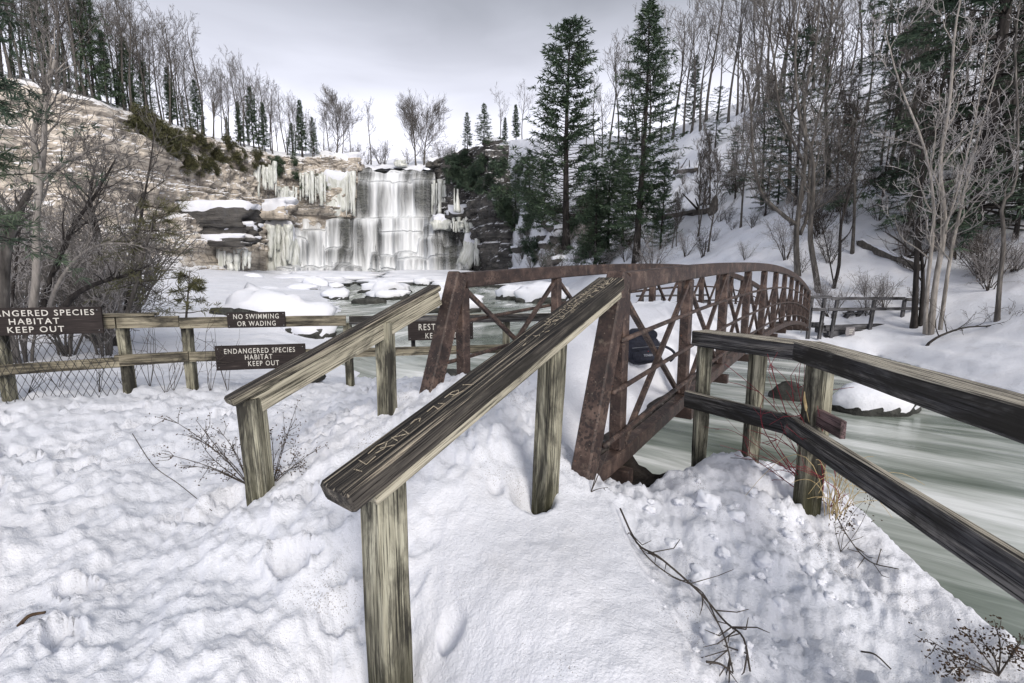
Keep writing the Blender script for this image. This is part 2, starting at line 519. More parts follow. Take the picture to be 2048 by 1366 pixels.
def mat_simple(name, stops, scale=5.0, rough=0.8, stretch=(1, 1, 1), bmp=0.0, spec=0.2, rand=0.0):
    m, nt, b = new_mat(name, rough, G3(0.5), spec)
    v = coords(nt, 'Object', stretch, rand)
    n = noise(nt, v, scale, 6, 0.6)
    nt.links.new(ramp_n(nt, n, stops), b.inputs['Base Color'])
    if bmp: bump(nt, b, n, 0.6, bmp)
    return m
M_BARK = mat_simple('grey_bark', [(0.3, (0.035, 0.032, 0.03)), (0.55, (0.10, 0.092, 0.085)), (0.75, (0.22, 0.205, 0.185))], 3.0, 0.9, (3, 3, 0.5), 0.03, rand=30)
M_BARKD = mat_simple('dark_bark', [(0.3, (0.012, 0.011, 0.011)), (0.6, (0.045, 0.04, 0.038)), (0.8, (0.10, 0.09, 0.085))], 3.0, 0.9, (3, 3, 0.5), 0.03, rand=30)
M_BARKL = mat_simple('pale_bark', [(0.3, (0.12, 0.11, 0.10)), (0.55, (0.27, 0.25, 0.23)), (0.75, (0.42, 0.39, 0.36))], 3.0, 0.9, (3, 3, 0.5), 0.02, rand=30)
M_TWIG = mat_simple('twig_bark', [(0.3, (0.07, 0.065, 0.063)), (0.7, (0.16, 0.15, 0.142))], 1.5, 0.9)
M_TWIGD = mat_simple('dark_twig_bark', [(0.3, (0.03, 0.026, 0.024)), (0.7, (0.085, 0.073, 0.064))], 1.5, 0.9)
M_TWIGL = mat_simple('pale_twig_bark', [(0.3, (0.18, 0.17, 0.17)), (0.7, (0.36, 0.345, 0.345))], 1.5, 0.9)
M_REDTWIG = mat_simple('red_twig_bark', [(0.3, (0.10, 0.012, 0.022)), (0.7, (0.26, 0.03, 0.045))], 9, 0.5)
M_STRAW = mat_simple('dry_straw', [(0.3, (0.26, 0.19, 0.09)), (0.7, (0.50, 0.41, 0.23))], 20, 0.7)
M_DEADLEAF = mat_simple('dead_leaf', [(0.3, (0.03, 0.02, 0.014)), (0.7, (0.10, 0.065, 0.04))], 30, 0.8)
def mat_needles(name, a, b_, c_):
    m, nt, b = new_mat(name, 0.6, G3(0.1), 0.25)
    v = coords(nt, 'Object', (1, 1, 1), 30)
    n = math_n(nt, 'ADD', math_n(nt, 'MULTIPLY', noise(nt, v, 0.5, 3), 0.6), math_n(nt, 'MULTIPLY', noise(nt, v, 6, 2), 0.4))
    nt.links.new(ramp_n(nt, n, [(0.35, a), (0.5, b_), (0.65, c_)]), b.inputs['Base Color'])
    return m
M_NEEDLE = mat_needles('pine_needles', (0.03, 0.055, 0.035), (0.065, 0.10, 0.06), (0.11, 0.15, 0.085))
M_NEEDLEY = mat_needles('cedar_sprays', (0.05, 0.056, 0.028), (0.10, 0.10, 0.05), (0.15, 0.145, 0.075))
M_NEEDLEB = mat_needles('hemlock_needles', (0.026, 0.046, 0.033), (0.055, 0.085, 0.058), (0.10, 0.135, 0.085))

def mat_river():
    m, nt, b = new_mat('silky_river_water', 0.2, G3(0.1), 0.5)
    v = coords(nt, 'UV', (1, 1, 1))
    v1 = coords(nt, 'UV', (0.16, 1.0, 1))
    n1 = noise(nt, v1, 0.9, 5, 0.55, 0.6)
    n2 = noise(nt, coords(nt, 'UV', (0.12, 0.9, 1)), 3.0, 5, 0.6, 0.4)
    f = math_n(nt, 'ADD', math_n(nt, 'MULTIPLY', n1, 0.75), math_n(nt, 'MULTIPLY', n2, 0.25))
    nt.links.new(ramp_n(nt, f, [(0.34, (0.075, 0.095, 0.08)), (0.46, (0.20, 0.235, 0.205)), (0.55, (0.45, 0.485, 0.46)), (0.64, (0.82, 0.85, 0.85))]), b.inputs['Base Color'])
    bump(nt, b, n2, 0.25, 0.12)
    return m
M_RIVER = mat_river()
def mat_veil():
    m, nt, b = new_mat('silky_falling_water', 0.5, (0.72, 0.745, 0.775), 0.3)
    v = coords(nt, 'UV', (1.0, 0.035, 1))
    v2 = coords(nt, 'UV', (1.0, 0.06, 1))
    n1 = noise(nt, v, 0.30, 3, 0.5, 0.2)
    n2 = noise(nt, v2, 1.7, 5, 0.6, 0.1)
    f = math_n(nt, 'ADD', math_n(nt, 'MULTIPLY', n1, 0.76), math_n(nt, 'MULTIPLY', n2, 0.24))
    at_ = nd(nt, 'ShaderNodeAttribute', {'attribute_name': 'flow'})
    f = math_n(nt, 'ADD', f, at_.outputs['Fac'])
    r = nd(nt, 'ShaderNodeMapRange', {'interpolation_type': 'SMOOTHSTEP'}); nt.links.new(f, r.inputs[0])
    r.inputs[1].default_value = 0.34; r.inputs[2].default_value = 0.72; r.inputs[3].default_value = 0.05; r.inputs[4].default_value = 0.98
    nt.links.new(r.outputs[0], b.inputs['Alpha'])
    return m
M_VEIL = mat_veil()
def mat_ice():
    m, nt, b = new_mat('ice', 0.28, (0.78, 0.80, 0.78), 0.5)
    v = coords(nt, 'Object', (1.5, 1.5, 0.25))
    n = noise(nt, v, 1.2, 6, 0.6)
    nt.links.new(ramp_n(nt, n, [(0.3, (0.38, 0.40, 0.36)), (0.5, (0.58, 0.60, 0.57)), (0.7, (0.72, 0.74, 0.75))]), b.inputs['Base Color'])
    bump(nt, b, n, 0.6, 0.2)
    return m
M_ICE = mat_ice()
M_SIGN = mat_simple('dark_sign_board', [(0.3, (0.010, 0.008, 0.008)), (0.6, (0.028, 0.022, 0.021)), (0.85, (0.10, 0.085, 0.08))], 3.0, 0.65, (1, 1, 14), 0.002)
M_LETTER = mat_simple('routed_letter_paint', [(0.3, (0.36, 0.35, 0.32)), (0.7, (0.62, 0.61, 0.57))], 12.0, 0.7)
M_WIRE = mat_simple('black_wire', [(0.3, (0.012, 0.012, 0.012)), (0.7, (0.04, 0.04, 0.04))], 5, 0.45)
M_CHAIN = mat_simple('galvanised_chain', [(0.3, (0.14, 0.15, 0.16)), (0.7, (0.32, 0.33, 0.34))], 9, 0.4)
M_BAG = mat_simple('navy_nylon', [(0.3, (0.010, 0.011, 0.018)), (0.7, (0.026, 0.029, 0.045))], 40, 0.7, bmp=0.002)
M_BAGTRIM = mat_simple('grey_bag_trim', [(0.3, (0.10, 0.11, 0.13)), (0.7, (0.2, 0.21, 0.24))], 20, 0.5)
M_BAGLETTER = mat_simple('grey_bag_lettering', [(0.3, (0.26, 0.28, 0.33)), (0.7, (0.36, 0.38, 0.43))], 20, 0.5)
M_REDTAB = mat_simple('red_tab', [(0.3, (0.45, 0.03, 0.02)), (0.7, (0.6, 0.05, 0.03))], 20, 0.5)
M_ASPHALT = mat_simple('dirty_deck_plate', [(0.3, (0.02, 0.018, 0.017)), (0.6, (0.07, 0.062, 0.058)), (0.78, (0.35, 0.34, 0.33))], 14, 0.85, bmp=0.01)
M_PLAQUE = mat_simple('grey_notice_board', [(0.3, (0.16, 0.15, 0.16)), (0.7, (0.26, 0.25, 0.26))], 6, 0.6)
# ------------------------------------------------------------------ terrain
LEFT_EDGE = np.array([(5.5, -14), (3.2, -6), (2.25, 0), (2.3, 1.4), (2.42, 2.8), (2.5, 3.45), (2.1, 3.75), (1.6, 3.95), (1.25, 3.95), (1.0, 4.5), (1.15, 5.6), (1.0, 7.0), (0.2, 8.2), (-1.3, 9.6),
                      (-3.0, 11.5), (-5.4, 15), (-8, 20), (-11, 28), (-15, 40), (-22, 60), (-33, 95), (-46, 128), (-60, 143)], float)
RIGHT_EDGE = np.array([(24, -14), (18, 0), (15, 7), (13.4, 12), (13.7, 15), (14.2, 18.2), (12.0, 18.9), (10.3, 19.8), (8, 23), (6.5, 28), (5.5, 36), (4, 50), (1.5, 75), (-1.5, 100), (-3.8, 127), (-9, 143), (-13, 153)], float)
def zw(y):                                      # the river falls towards the bridge
    return -1.6 + 1.5 * np.clip((y - 18) / 122.0, 0, 1)

def poly_dist(P, x, y, vals=None):
    best = np.full(x.shape, 1e9); side = np.zeros(x.shape); val = np.zeros(x.shape)
    for i in range(len(P) - 1):
        a, b = P[i][:2], P[i + 1][:2]
        d = b - a; L2 = d @ d
        t = np.clip(((x - a[0]) * d[0] + (y - a[1]) * d[1]) / L2, 0, 1)
        qx, qy = a[0] + t * d[0] - x, a[1] + t * d[1] - y
        dd = qx * qx + qy * qy
        m = dd < best
        best = np.where(m, dd, best)
        cr_ = d[0] * (y - a[1]) - d[1] * (x - a[0])
        side = np.where(m, np.sign(cr_), side)
        if vals is not None: val = np.where(m, vals[i] + t * (vals[i + 1] - vals[i]), val)
    return np.sqrt(best), side, val

# right rim of the gorge and left cliff foot / rim, as pixel, height line and depth in the place
RIM_R = np.array([at(3300, 60, 26), at(2500, 20, 33), at(2048, 40, 42), at(1750, 112, 54), at(1560, 182, 66), at(1400, 236, 80), at(1330, 262, 90), at(1200, 276, 102), at(1085, 276, 114), at(1010, 284, 133), at(950, 298, 151), at(905, 310, 160), at(880, 318, 168)])
LST = [(-900, 62, 520, 66, -30), (-350, 70, 505, 75, 70), (0, 80, 485, 84, 158), (110, 85, 470, 89, 186), (200, 90, 455, 94, 214), (350, 108, 425, 111, 262), (430, 121, 404, 124, 287), (515, 135, 400, 138, 306), (560, 143, 404, 146, 314), (610, 148, 412, 151, 318), (660, 151, 418, 154, 312), (712, 155, 425, 158, 330)]
def lower(s):                                    # foot of the lower rock bands, in front of the upper wall
    k = float(np.interp(s[0], [150, 330, 430, 515, 560, 610], [4.0, 15.0, 12.0, 3.0, -6.0, -6.0]))
    return at(s[0], float(np.interp(s[0], [-900, 0, 300, 450, 600, 712], [545, 540, 540, 538, 545, 548])), s[1] - k)
FOOT_L = np.array([lower(s) for s in LST])
RIM_L = np.array([at(s[0], s[4], s[3]) for s in LST])

near_pts = np.array([
    (-6.5, 1.0, 0.0), (-3.4, 1.2, -0.04), (-1.6, 0.9, -0.2), (-0.5, 0.9, -0.45), (-0.50, 1.70, -0.44), (-0.62, 1.6, -0.40), (-0.42, 1.6, -0.40), (-1.0, 1.6, -0.12), (0.35, 0.9, -0.1), (1.2, 0.9, -0.05), (1.7, 1.5, -0.06), (1.98, 2.9, 0.02), (2.25, 2.2, -0.06),
    (1.55, 3.6, 0.22), (1.2, 2.9, 0.20), (0.95, 2.2, 0.06), (1.5, 2.3, 0.06), (1.05, 1.6, -0.04), (2.3, 3.4, 0.05), (1.95, 3.5, 0.12), (1.02, 3.62, -0.20), (1.18, 3.85, -0.35), (0.90, 3.42, 0.0),
    (0.28, 2.05, 0.18), (0.35, 1.55, 0.10), (0.45, 2.75, 0.20), (0.1, 2.45, 0.20), (-0.1, 1.95, 0.10), (0.55, 3.2, 0.22), (1.15, 3.35, 0.18),
    (-1.15, 2.25, 0.05), (-0.55, 2.75, 0.34), (-0.05, 3.5, 0.50), (0.25, 4.2, 0.62), (0.55, 4.6, 0.60),
    (-1.0, 3.77, 0.46), (-0.75, 3.95, 0.55), (-0.72, 3.3, 0.50), (-1.3, 3.5, 0.33), (-1.66, 3.05, 0.16), (-1.45, 2.7, 0.16), (-2.1, 2.9, 0.06), (-1.9, 4.2, 0.18),
    (-4.9, 5.9, 0.05), (-4.2, 6.1, 0.02), (-2.3, 6.5, 0.02), (-3.0, 4.5, 0.06), (-4.0, 3.0, 0.0), (-2.6, 2.0, -0.02), (-6.6, 5.2, 0.08), (-9, 5, 0.1), (-7.5, 8.5, -0.1),
    (-3.4, 7.4, -0.15), (-1.4, 6.9, 0.0), (-0.4, 6.3, 0.1), (0.4, 6.2, 0.0), (0.0, 5.2, 0.35), (-1.0, 5.0, 0.35), (-4.5, 9.5, -0.45), (-1.2, 8.4, -0.5), (0.6, 7.2, -0.4), (-10, 12, -0.3), (-7, 13, -0.7),
    (3.0, 0, -0.1), (2.0, -2, 0), (-2, -2, 0), (-7, -2, 0), (-12, 3, 0.1)], float)
def tps_fit(P):
    n = len(P)
    d = np.linalg.norm(P[:, None, :2] - P[None, :, :2], axis=-1)
    K = np.where(d > 0, d * d * np.log(d + 1e-12), 0) + np.eye(n) * 0.02
    A = np.block([[K, np.ones((n, 1)), P[:, :2]], [np.vstack([np.ones(n), P[:, :2].T]), np.zeros((3, 3))]])
    return np.linalg.solve(A, np.concatenate([P[:, 2], np.zeros(3)]))
_w = tps_fit(near_pts)
def near_h(x, y):
    xc, yc = np.clip(x, -11, 3), np.clip(y, -2, 13)
    s = _w[-3] + _w[-2] * xc + _w[-1] * yc
    for i, p in enumerate(near_pts):
        r2 = (xc - p[0]) ** 2 + (yc - p[1]) ** 2 + 1e-9
        s = s + _w[i] * 0.5 * r2 * np.log(r2)
    return np.clip(s, -0.9, 0.75)

FOOTPRINTS = []
_r = np.random.default_rng(11)
for k in range(105):
    x = _r.uniform(-5.5, -0.6); y = _r.uniform(0.9, 5.8)
    FOOTPRINTS.append((x, y, _r.uniform(-0.6, 0.9), _r.uniform(0.11, 0.16), _r.uniform(0.05, 0.075), _r.uniform(0.045, 0.10)))
for k in range(26):                               # the trodden line up to the bridge
    t = k / 26
    x = -0.9 + t * 1.2 + _r.uniform(-0.28, 0.28); y = 2.0 + t * 2.2 + _r.uniform(-0.2, 0.2)
    FOOTPRINTS.append((x, y, 0.7, 0.13, 0.07, _r.uniform(0.02, 0.05)))
HOLES = [(0.13, 2.73, 0.15, 0.17), (-0.28, 1.98, 0.075, 0.10), (-1.86, 2.92, 0.2, 0.09), (-0.1, 2.75, 0.06, 0.05)]
CR = np.array([(0.62, 3.3), (0.52, 2.8), (0.60, 2.3), (0.66, 1.9), (0.72, 1.55), (0.80, 1.1)], float)    # edge between smooth crust and crumbled snow

def base_h(x, y):
    x = np.asarray(x, float); y = np.asarray(y, float)
    dL, sL, _ = poly_dist(LEFT_EDGE, x, y)
    dR, sR, _ = poly_dist(RIGHT_EDGE, x, y)
    outL = sL > 0                                # left of the left bank
    outR = sR < 0
    w_ = zw(y)
    # left bank
    dF, sF, zF = poly_dist(FOOT_L, x, y, FOOT_L[:, 2])
    nearw = 1 - smooth(9, 16, np.hypot(x * 0.8, y))
    t = dL / (dL + dF + 1e-6)
    farL = w_ + 0.55 * smooth(0, 2.5, dL) + 0.35 * smooth(2, 12, dL) + np.maximum(zF - w_ - 0.9, 0) * t ** 1.9
    farL = np.where(sF > 0, zF - 0.5, farL)
    hl = near_h(x, y) * nearw + farL * (1 - nearw)
    # right bank and hill
    dM, sM, zM = poly_dist(RIM_R, x, y, RIM_R[:, 2])
    d2 = np.maximum(dR - 3.0, 0)
    t2 = np.where(sM > 0, d2 / (d2 + dM + 1e-6), 1.0)
    shelf = w_ + 0.45 * smooth(0, 1.2, dR) + 0.45 * smooth(1, 3, dR)
    hr = shelf + (zM - shelf) * (0.75 * t2 + 0.25 * smooth(0, 1, t2))
    hr = np.where(sM <= 0, zM + 1.5 * (1 - np.exp(-dM / 12.0)) + 0.03 * dM, hr)
    bed = w_ - 0.9
    # bank shoulder drops into the water
    near_steep = 0.45 + 1.6 * smooth(8, 20, y)
    inL = np.where(outL, 0, smooth(0, 1, dL / near_steep))
    inR = np.where(outR, 0, smooth(0, 1, dR / 1.4))
    h = np.where(outL, hl, np.where(outR, hr, 0))
    both_in = (~outL) & (~outR)
    hin = np.maximum(hl * (1 - inL) + bed * inL, np.where(dR < 1.4, (shelf - 0.45) * (1 - inR) + bed * inR, bed))
    return np.where(both_in, hin, h), dL, outL, outR, dR

def full_h(x, y):
    h, dL, outL, outR, dR = base_h(x, y)
    r = np.hypot(x, y)
    land = (outL | outR).astype(float)
    near = 1 - smooth(8, 16, r)
    # fine relief
    n = 0.05 * fbm2(x * 0.9, y * 0.9, 3, 3) + 0.022 * fbm2(x * 4, y * 4, 4, 5, 0.55)
    # which side of the crust edge
    ex = np.interp(y, CR[::-1, 1], CR[::-1, 0]) + 0.05 * fbm2(y * 3, y * 0 + 2.0, 3, 9)
    crumb = smooth(0.0, 0.10, x - ex) * smooth(0.9, 1.2, y) * (1 - smooth(3.9, 4.3, y)) * outL
    ws = 1 - worley2(x * 5.0 + 0.35 * vnoise2(x * 6, y * 6, 2), y * 5.0 + 0.35 * vnoise2(x * 6, y * 6, 4), 21)
    ws2 = 1 - worley2(x * 11.0, y * 11.0, 22)
    ws3 = 1 - worley2(x * 24.0, y * 24.0, 23)
    lumps = 0.13 * (ws - 0.5) * (0.6 + 0.5 * vnoise2(x * 1.7, y * 1.7, 8)) + 0.075 * (ws2 - 0.45) * (0.6 + 0.6 * vnoise2(x * 2.9, y * 2.9, 18)) + 0.035 * (ws3 - 0.4) + 0.035 * fbm2(x * 7, y * 7, 4, 31, 0.6)
    patch = smooth(-0.35, 0.35, fbm2(x * 1.5, y * 1.5, 2, 44))
    crust = (1 - smooth(0.0, 0.05, x - ex)) * smooth(-0.55, 0.15, x + 0.25 * (y - 2.0) + 0.25) * (1 - smooth(2.7, 3.1, y))
    tramp = (1 - crust) * (1 - crumb) * outL * near
    tn = 0.022 * fbm2(x * 2.4 + 0.4 * fbm2(x * 1.3, y * 1.3, 2, 6), y * 2.4, 4, 15, 0.55) + 0.026 * np.abs(fbm2(x * 5.6, y * 5.2, 4, 25, 0.65)) + 0.022 * (1 - worley2(x * 3.0 + 0.3 * vnoise2(x * 4, y * 4, 5), y * 4.0, 71)) ** 2 + 0.018 * fbm2(x * 9 + y * 3, y * 10 - x * 4, 4, 26, 0.65)
    lump2 = (0.04 * np.clip(ws - 0.45, 0, 1) + 0.028 * (ws2 - 0.5) + 0.010 * (ws3 - 0.5)) * patch * smooth(0.0, 0.5, fbm2(x * 0.8 + 4, y * 0.8, 2, 45))
    det = n * (1 - 0.65 * crust) + crumb * (lumps * (0.55 + 0.6 * patch) - 0.05 + 0.03) + tramp * (tn + lump2)
    det += -0.05 * smooth(0, 0.06, x - ex) * crumb + 0.010 * fbm2(x * 15, y * 15, 4, 61, 0.6) * near * (1 - 0.6 * crust)
    for (fx, fy, an, a, b, dep) in FOOTPRINTS:
        m = (np.abs(x - fx) < 0.4) & (np.abs(y - fy) < 0.4)
        if not m.any(): continue
        X, Y = x[m] - fx, y[m] - fy
        u = (X * math.cos(an) + Y * math.sin(an)) / a; v = (-X * math.sin(an) + Y * math.cos(an)) / b
        q = np.sqrt(u * u + v * v) + 0.14 * vnoise2(X * 18 + fx, Y * 18 + fy, 91)
        det[m] += (-dep * (1 - smooth(0.78, 1.06, q)) + 0.4 * dep * np.exp(-((q - 1.2) / 0.18) ** 2)) * (1 - 0.8 * crust[m])
    for (fx, fy, rad, dep) in HOLES:
        q = np.hypot(x - fx, y - fy) / rad
        det -= dep * (1 - smooth(0.45, 1.05, q))
    farn = 0.30 * fbm2(x * 0.22, y * 0.22, 4, 12) + 0.07 * fbm2(x * 1.4, y * 1.4, 3, 13)
    slope_n = 0.45 * np.abs(fbm2(x * 0.12, y * 0.12, 4, 77)) + 0.16 * fbm2(x * 0.7, y * 0.7, 3, 78)
    det = det * near + (1 - near) * np.where(outR, slope_n * smooth(2, 8, dR) + 0.03 * fbm2(x * 2, y * 2, 2, 80), farn * 0.55)
    edge = np.where(outL, smooth(0, 0.5, dL) * 0.6 + 0.4, 1.0)
    return h + det * land * edge + (1 - land) * 0.12 * fbm2(x * 1.2, y * 1.2, 3, 51)

def hz(x, y):
    return float(full_h(np.array([float(x)]), np.array([float(y)]))[0])

_T = np.geomspace(0.6, 190, 700)
def hit(px, py):                                 # where the ray through a pixel meets the ground
    d = ray(px, py)
    P = CAM[None] + d[None] * _T[:, None]
    h = base_h(P[:, 0], P[:, 1])[0]
    below = np.nonzero(P[:, 2] < h)[0]
    if not len(below): return P[-1]
    i = below[0]
    if i == 0: return P[0]
    g0, g1 = P[i - 1, 2] - h[i - 1], P[i, 2] - h[i]
    t = g0 / (g0 - g1)
    Q = P[i - 1] * (1 - t) + P[i] * t
    Q[2] = hz(Q[0], Q[1])
    return Q

# ground sheet: rings that widen with distance
NA, NR = 760, 600
ang = np.radians(np.linspace(-80, 80, NA))
rad = np.concatenate([np.geomspace(0.5, 210, NR - 1), [900]])
A, R = np.meshgrid(ang, rad, indexing='ij')
GX, GY = R * np.sin(A), R * np.cos(A)
GZ = full_h(GX.ravel(), GY.ravel()).reshape(GX.shape)
me = mk_mesh('snow_ground', np.stack([GX, GY, GZ], -1).reshape(-1, 3), grid_quads(NA, NR)[:, ::-1])
tag(obj('ground', me, M_SNOW), 'trampled snow covering the banks and the hillside', kind='structure')

# river
na, nr = 300, 330
ang = np.radians(np.linspace(-70, 78, na)); rad = np.geomspace(2.0, 175, nr)
A, R = np.meshgrid(ang, rad, indexing='ij')
X, Y = (R * np.sin(A)).ravel(), (R * np.cos(A)).ravel()
dl, sl, _ = poly_dist(LEFT_EDGE, X, Y, np.concatenate([[0], np.cumsum(np.linalg.norm(np.diff(LEFT_EDGE, axis=0), axis=1))]))
along = _
Z = zw(Y) + 0.05 * fbm2(X * 0.5, Y * 0.5, 3, 5) * smooth(3, 25, Y) + 0.22 * smooth(18, 40, Y) * fbm2(X * 0.22, Y * 0.5, 3, 6) * 0.5
me = mk_mesh('river', np.stack([X, Y, Z], -1), grid_quads(na, nr)[:, ::-1])
uvl = me.uv_layers.new(name='UVMap')
li = np.zeros(len(me.loops), np.int32); me.loops.foreach_get('vertex_index', li)
wf = smooth(16, 45, Y)
along = (X * 0.815 - Y * 0.579) * (1 - wf) - Y * wf
across = (X * 0.579 + Y * 0.815) * (1 - wf) + X * wf * 0.8
uv = np.stack([along + 0.8 * vnoise2(X * 0.3, Y * 0.3, 7), across + 0.7 * vnoise2(X * 0.22, Y * 0.22, 3)], -1)[li]
uvl.data.foreach_set('uv', uv.astype(np.float32).ravel())
tag(obj('river_water', me, M_RIVER), 'silky grey green river flowing under the bridge', kind='structure')

# ------------------------------------------------------------------ cliffs
def interp_rows(st, n):
    st = np.asarray(st, float)                  # stations x rows x 3
    L = np.concatenate([[0], np.cumsum(np.linalg.norm(np.diff(st[:, 1], axis=0), axis=1))])
    u = np.linspace(0, L[-1], n)
    out = np.zeros((n, st.shape[1], 3))
    for r in range(st.shape[1]):
        for k in range(3): out[:, r, k] = np.interp(u, L, st[:, r, k])
    return out, u

def cliff_mesh(name, st, nu, nvs, face_rows, amp=1.0, seed=0):
    rows, u = interp_rows(st, nu)
    k = np.hanning(15); k /= k.sum()            # soften the plan
    for r in range(rows.shape[1]):
        for c in range(3):
            a = np.pad(rows[:, r, c], 7, mode='edge'); rows[:, r, c] = np.convolve(a, k, 'valid')
    V, mask = [], []
    for r in range(rows.shape[1] - 1):
        n = nvs[r]
        for j in range(n + (1 if r == rows.shape[1] - 2 else 0)):
            t = j / n
            V.append(rows[:, r] * (1 - t) + rows[:, r + 1] * t)
            mask.append(1.0 if r in face_rows else (0.0))
    V = np.stack(V, 1); nv = V.shape[1]
    mask = np.convolve(np.pad(mask, 3, mode='edge'), np.ones(7) / 7, 'valid')
    tang = np.gradient(V, axis=0); up = np.gradient(V, axis=1)
    N = np.cross(tang, up); N /= np.linalg.norm(N, axis=-1, keepdims=True) + 1e-9
    c = V.mean((0, 1))
    if (N[:, nv // 3] @ np.array([0, 0, 0]) + ((CAM - V[:, nv // 3]) * N[:, nv // 3]).sum(-1)).mean() < 0: N = -N
    U = np.repeat(u[:, None], nv, 1); z = V[..., 2]
    zz = z + 1.1 * fbm2(U * 0.03, z * 0.06, 3, seed) + 0.5 * vnoise2(U * 0.3, z * 0.2, seed + 2)
    Uw = U + 2.2 * vnoise2(U * 0.2, z * 0.5, seed + 6) + 0.8 * vnoise2(U * 0.9, z * 0.9, seed + 16)
    edges = np.cumsum(np.random.default_rng(seed + 40).choice([0.5, 0.8, 1.2, 2.0, 3.2], 90)) - 12     # beds of uneven thickness
    bed = np.searchsorted(edges, zz).astype(float)
    lo_e = edges[np.clip(bed.astype(int) - 1, 0, 89)]; hi_e = edges[np.clip(bed.astype(int), 0, 89)]
    dz_ = np.minimum(zz - lo_e, hi_e - zz)
    h1 = hash3(bed, bed * 0, bed * 0, seed + 3)
    per = 3.0 + 7.0 * h1
    blk = np.floor(Uw / per + h1 * 7); fu = (Uw / per + h1 * 7) - blk
    h2 = hash3(blk, bed, bed * 0, seed + 4)
    worn = smooth(-0.25, 0.35, fbm2(U * 0.045, z * 0.09, 3, seed + 31))      # some stretches are smooth, others broken into blocks
    joint = (1 - smooth(0.0, 0.16, dz_)) * smooth(-0.2, 0.2, vnoise2(U * 0.12, bed * 3.7, seed + 33)) + 0.6 * (1 - smooth(0, 0.25, np.minimum(fu, 1 - fu) * per)) * (h2 > 0.45)
    D = 1.3 * (h1 - 0.5) + (0.35 + 1.2 * worn) * (h2 - 0.5) - 0.65 * np.clip(joint, 0, 1) * (0.35 + 0.65 * worn) + 1.7 * fbm2(U * 0.06, z * 0.03, 3, seed + 7) + 0.75 * fbm2(U * 0.35, z * 0.45, 4, seed + 9, 0.6)
    V = V + N * (D * amp * mask[None])[..., None]
    V[..., 2] += (1 - mask[None]) * 0.35 * fbm2(V[..., 0] * 0.25, V[..., 1] * 0.25, 3, seed + 5)
    return mk_mesh(name, V.reshape(-1, 3), grid_quads(nu, nv), shade=False)

st = []
for s_ in LST:
    (px, df, yf, dr, yr) = s_
    f = at(px, yf, df); r = at(px, yr, dr)
    lo = lower(s_)
    f2 = lo.copy(); f2[2] -= 3
    w_ = lambda t, zt_: lo * (1 - t) + f * t + np.array([0, 0, (f[2] - lo[2]) * (zt_ - t)])   # stepped bands: share of the way back, share of the height
    back = r + np.array([-4.0, 8.0, 3.4]); back2 = r + np.array([-30.0, 75.0, 4.0])
    st.append([f2, lo, w_(0.40, 0.30), w_(0.43, 0.50), w_(0.66, 0.57), w_(0.70, 0.86), w_(0.97, 0.96), f * 0.35 + r * 0.65 + np.array([0.6, -0.6, 0]), r, back, back2])
LEFT_ROWS = np.array(st)
cliff = obj('cliff', cliff_mesh('cliff', st, 620, [4, 16, 14, 10, 18, 12, 48, 40, 10, 12], (0, 2, 4, 6, 7), 1.0, 1), M_CLIFF)
tag(cliff, 'pale layered limestone cliff along the left side of the gorge', kind='structure')
def plateau_left(px, back):                      # a point on the left cliff top, `back` metres behind the rim
    xs = [s[0] for s in LST]
    r = np.array([np.interp(px, xs, RIM_L[:, k]) for k in range(3)])
    d = (r - CAM)[:2]; d /= np.linalg.norm(d)
    p = r.copy(); p[:2] += d * back
    p[2] += min(3.4, 0.40 * back) + max(0, back - 8) * 0.01
    return p

RST = [(1050, 128, 548, 132, 290), (1012, 124, 546, 130, 288), (985, 127, 545, 132, 290), (948, 146, 540, 149, 300), (905, 155, 535, 154, 306), (872, 160, 530, 160, 322)]
st = []
for (px, df, yf, dr, yr) in RST:
    f = at(px + 12, yf, df); r = at(px, yr, dr)
    f2 = f.copy(); f2[2] -= 4
    mid = f * 0.45 + r * 0.55 + np.array([-1.5, -2.0, 0.0])
    back = r + np.array([3.0, 5.0, 1.5]); back2 = r + np.array([14.0, 30.0, 2.5])
    st.append([f2, f, mid, r, back, back2])
o = obj('cliff', cliff_mesh('cliff_right', st[::-1], 300, [8, 50, 50, 8, 8], (0, 1, 2), 0.9, 5), M_DARKROCK)
tag(o, 'dark layered rock wall right of the waterfall', kind='structure')
st = []
for (px, dd) in ((545, 153), (620, 156), (700, 159), (790, 163), (870, 160), (950, 152)):
    st.append([at(px, 556, dd), at(px, 440 if px in (545, 620) else 345, dd + 1.0), at(px, 438 if px in (545, 620) else 338, dd + 8)])
tag(obj('cliff', cliff_mesh('cliff_head', st, 120, [40, 8], (0,), 0.6, 9), M_FALLROCK), 'wet rock wall behind the waterfall tiers', kind='structure')
# ground behind the crest of the falls
st = [[at(690, 345, 160), at(690, 332, 166), at(660, 318, 220)], [at(790, 338, 160), at(790, 330, 166), at(790, 320, 230)], [at(900, 338, 160), at(900, 325, 166), at(930, 310, 220)]]
rows, u = interp_rows(st, 60)
V = np.stack([rows[:, 0] * (1 - t) + rows[:, 1] * t for t in np.linspace(0, 1, 10, endpoint=False)] + [rows[:, 1] * (1 - t) + rows[:, 2] * t for t in np.linspace(0, 1, 12)], 1)
V[..., 2] += 0.7 * fbm2(V[..., 0] * 0.3, V[..., 1] * 0.3, 3, 8)
tag(obj('plateau', mk_mesh('plateau', V.reshape(-1, 3), grid_quads(60, 22)), M_SNOW_CLEAN), kind='structure')

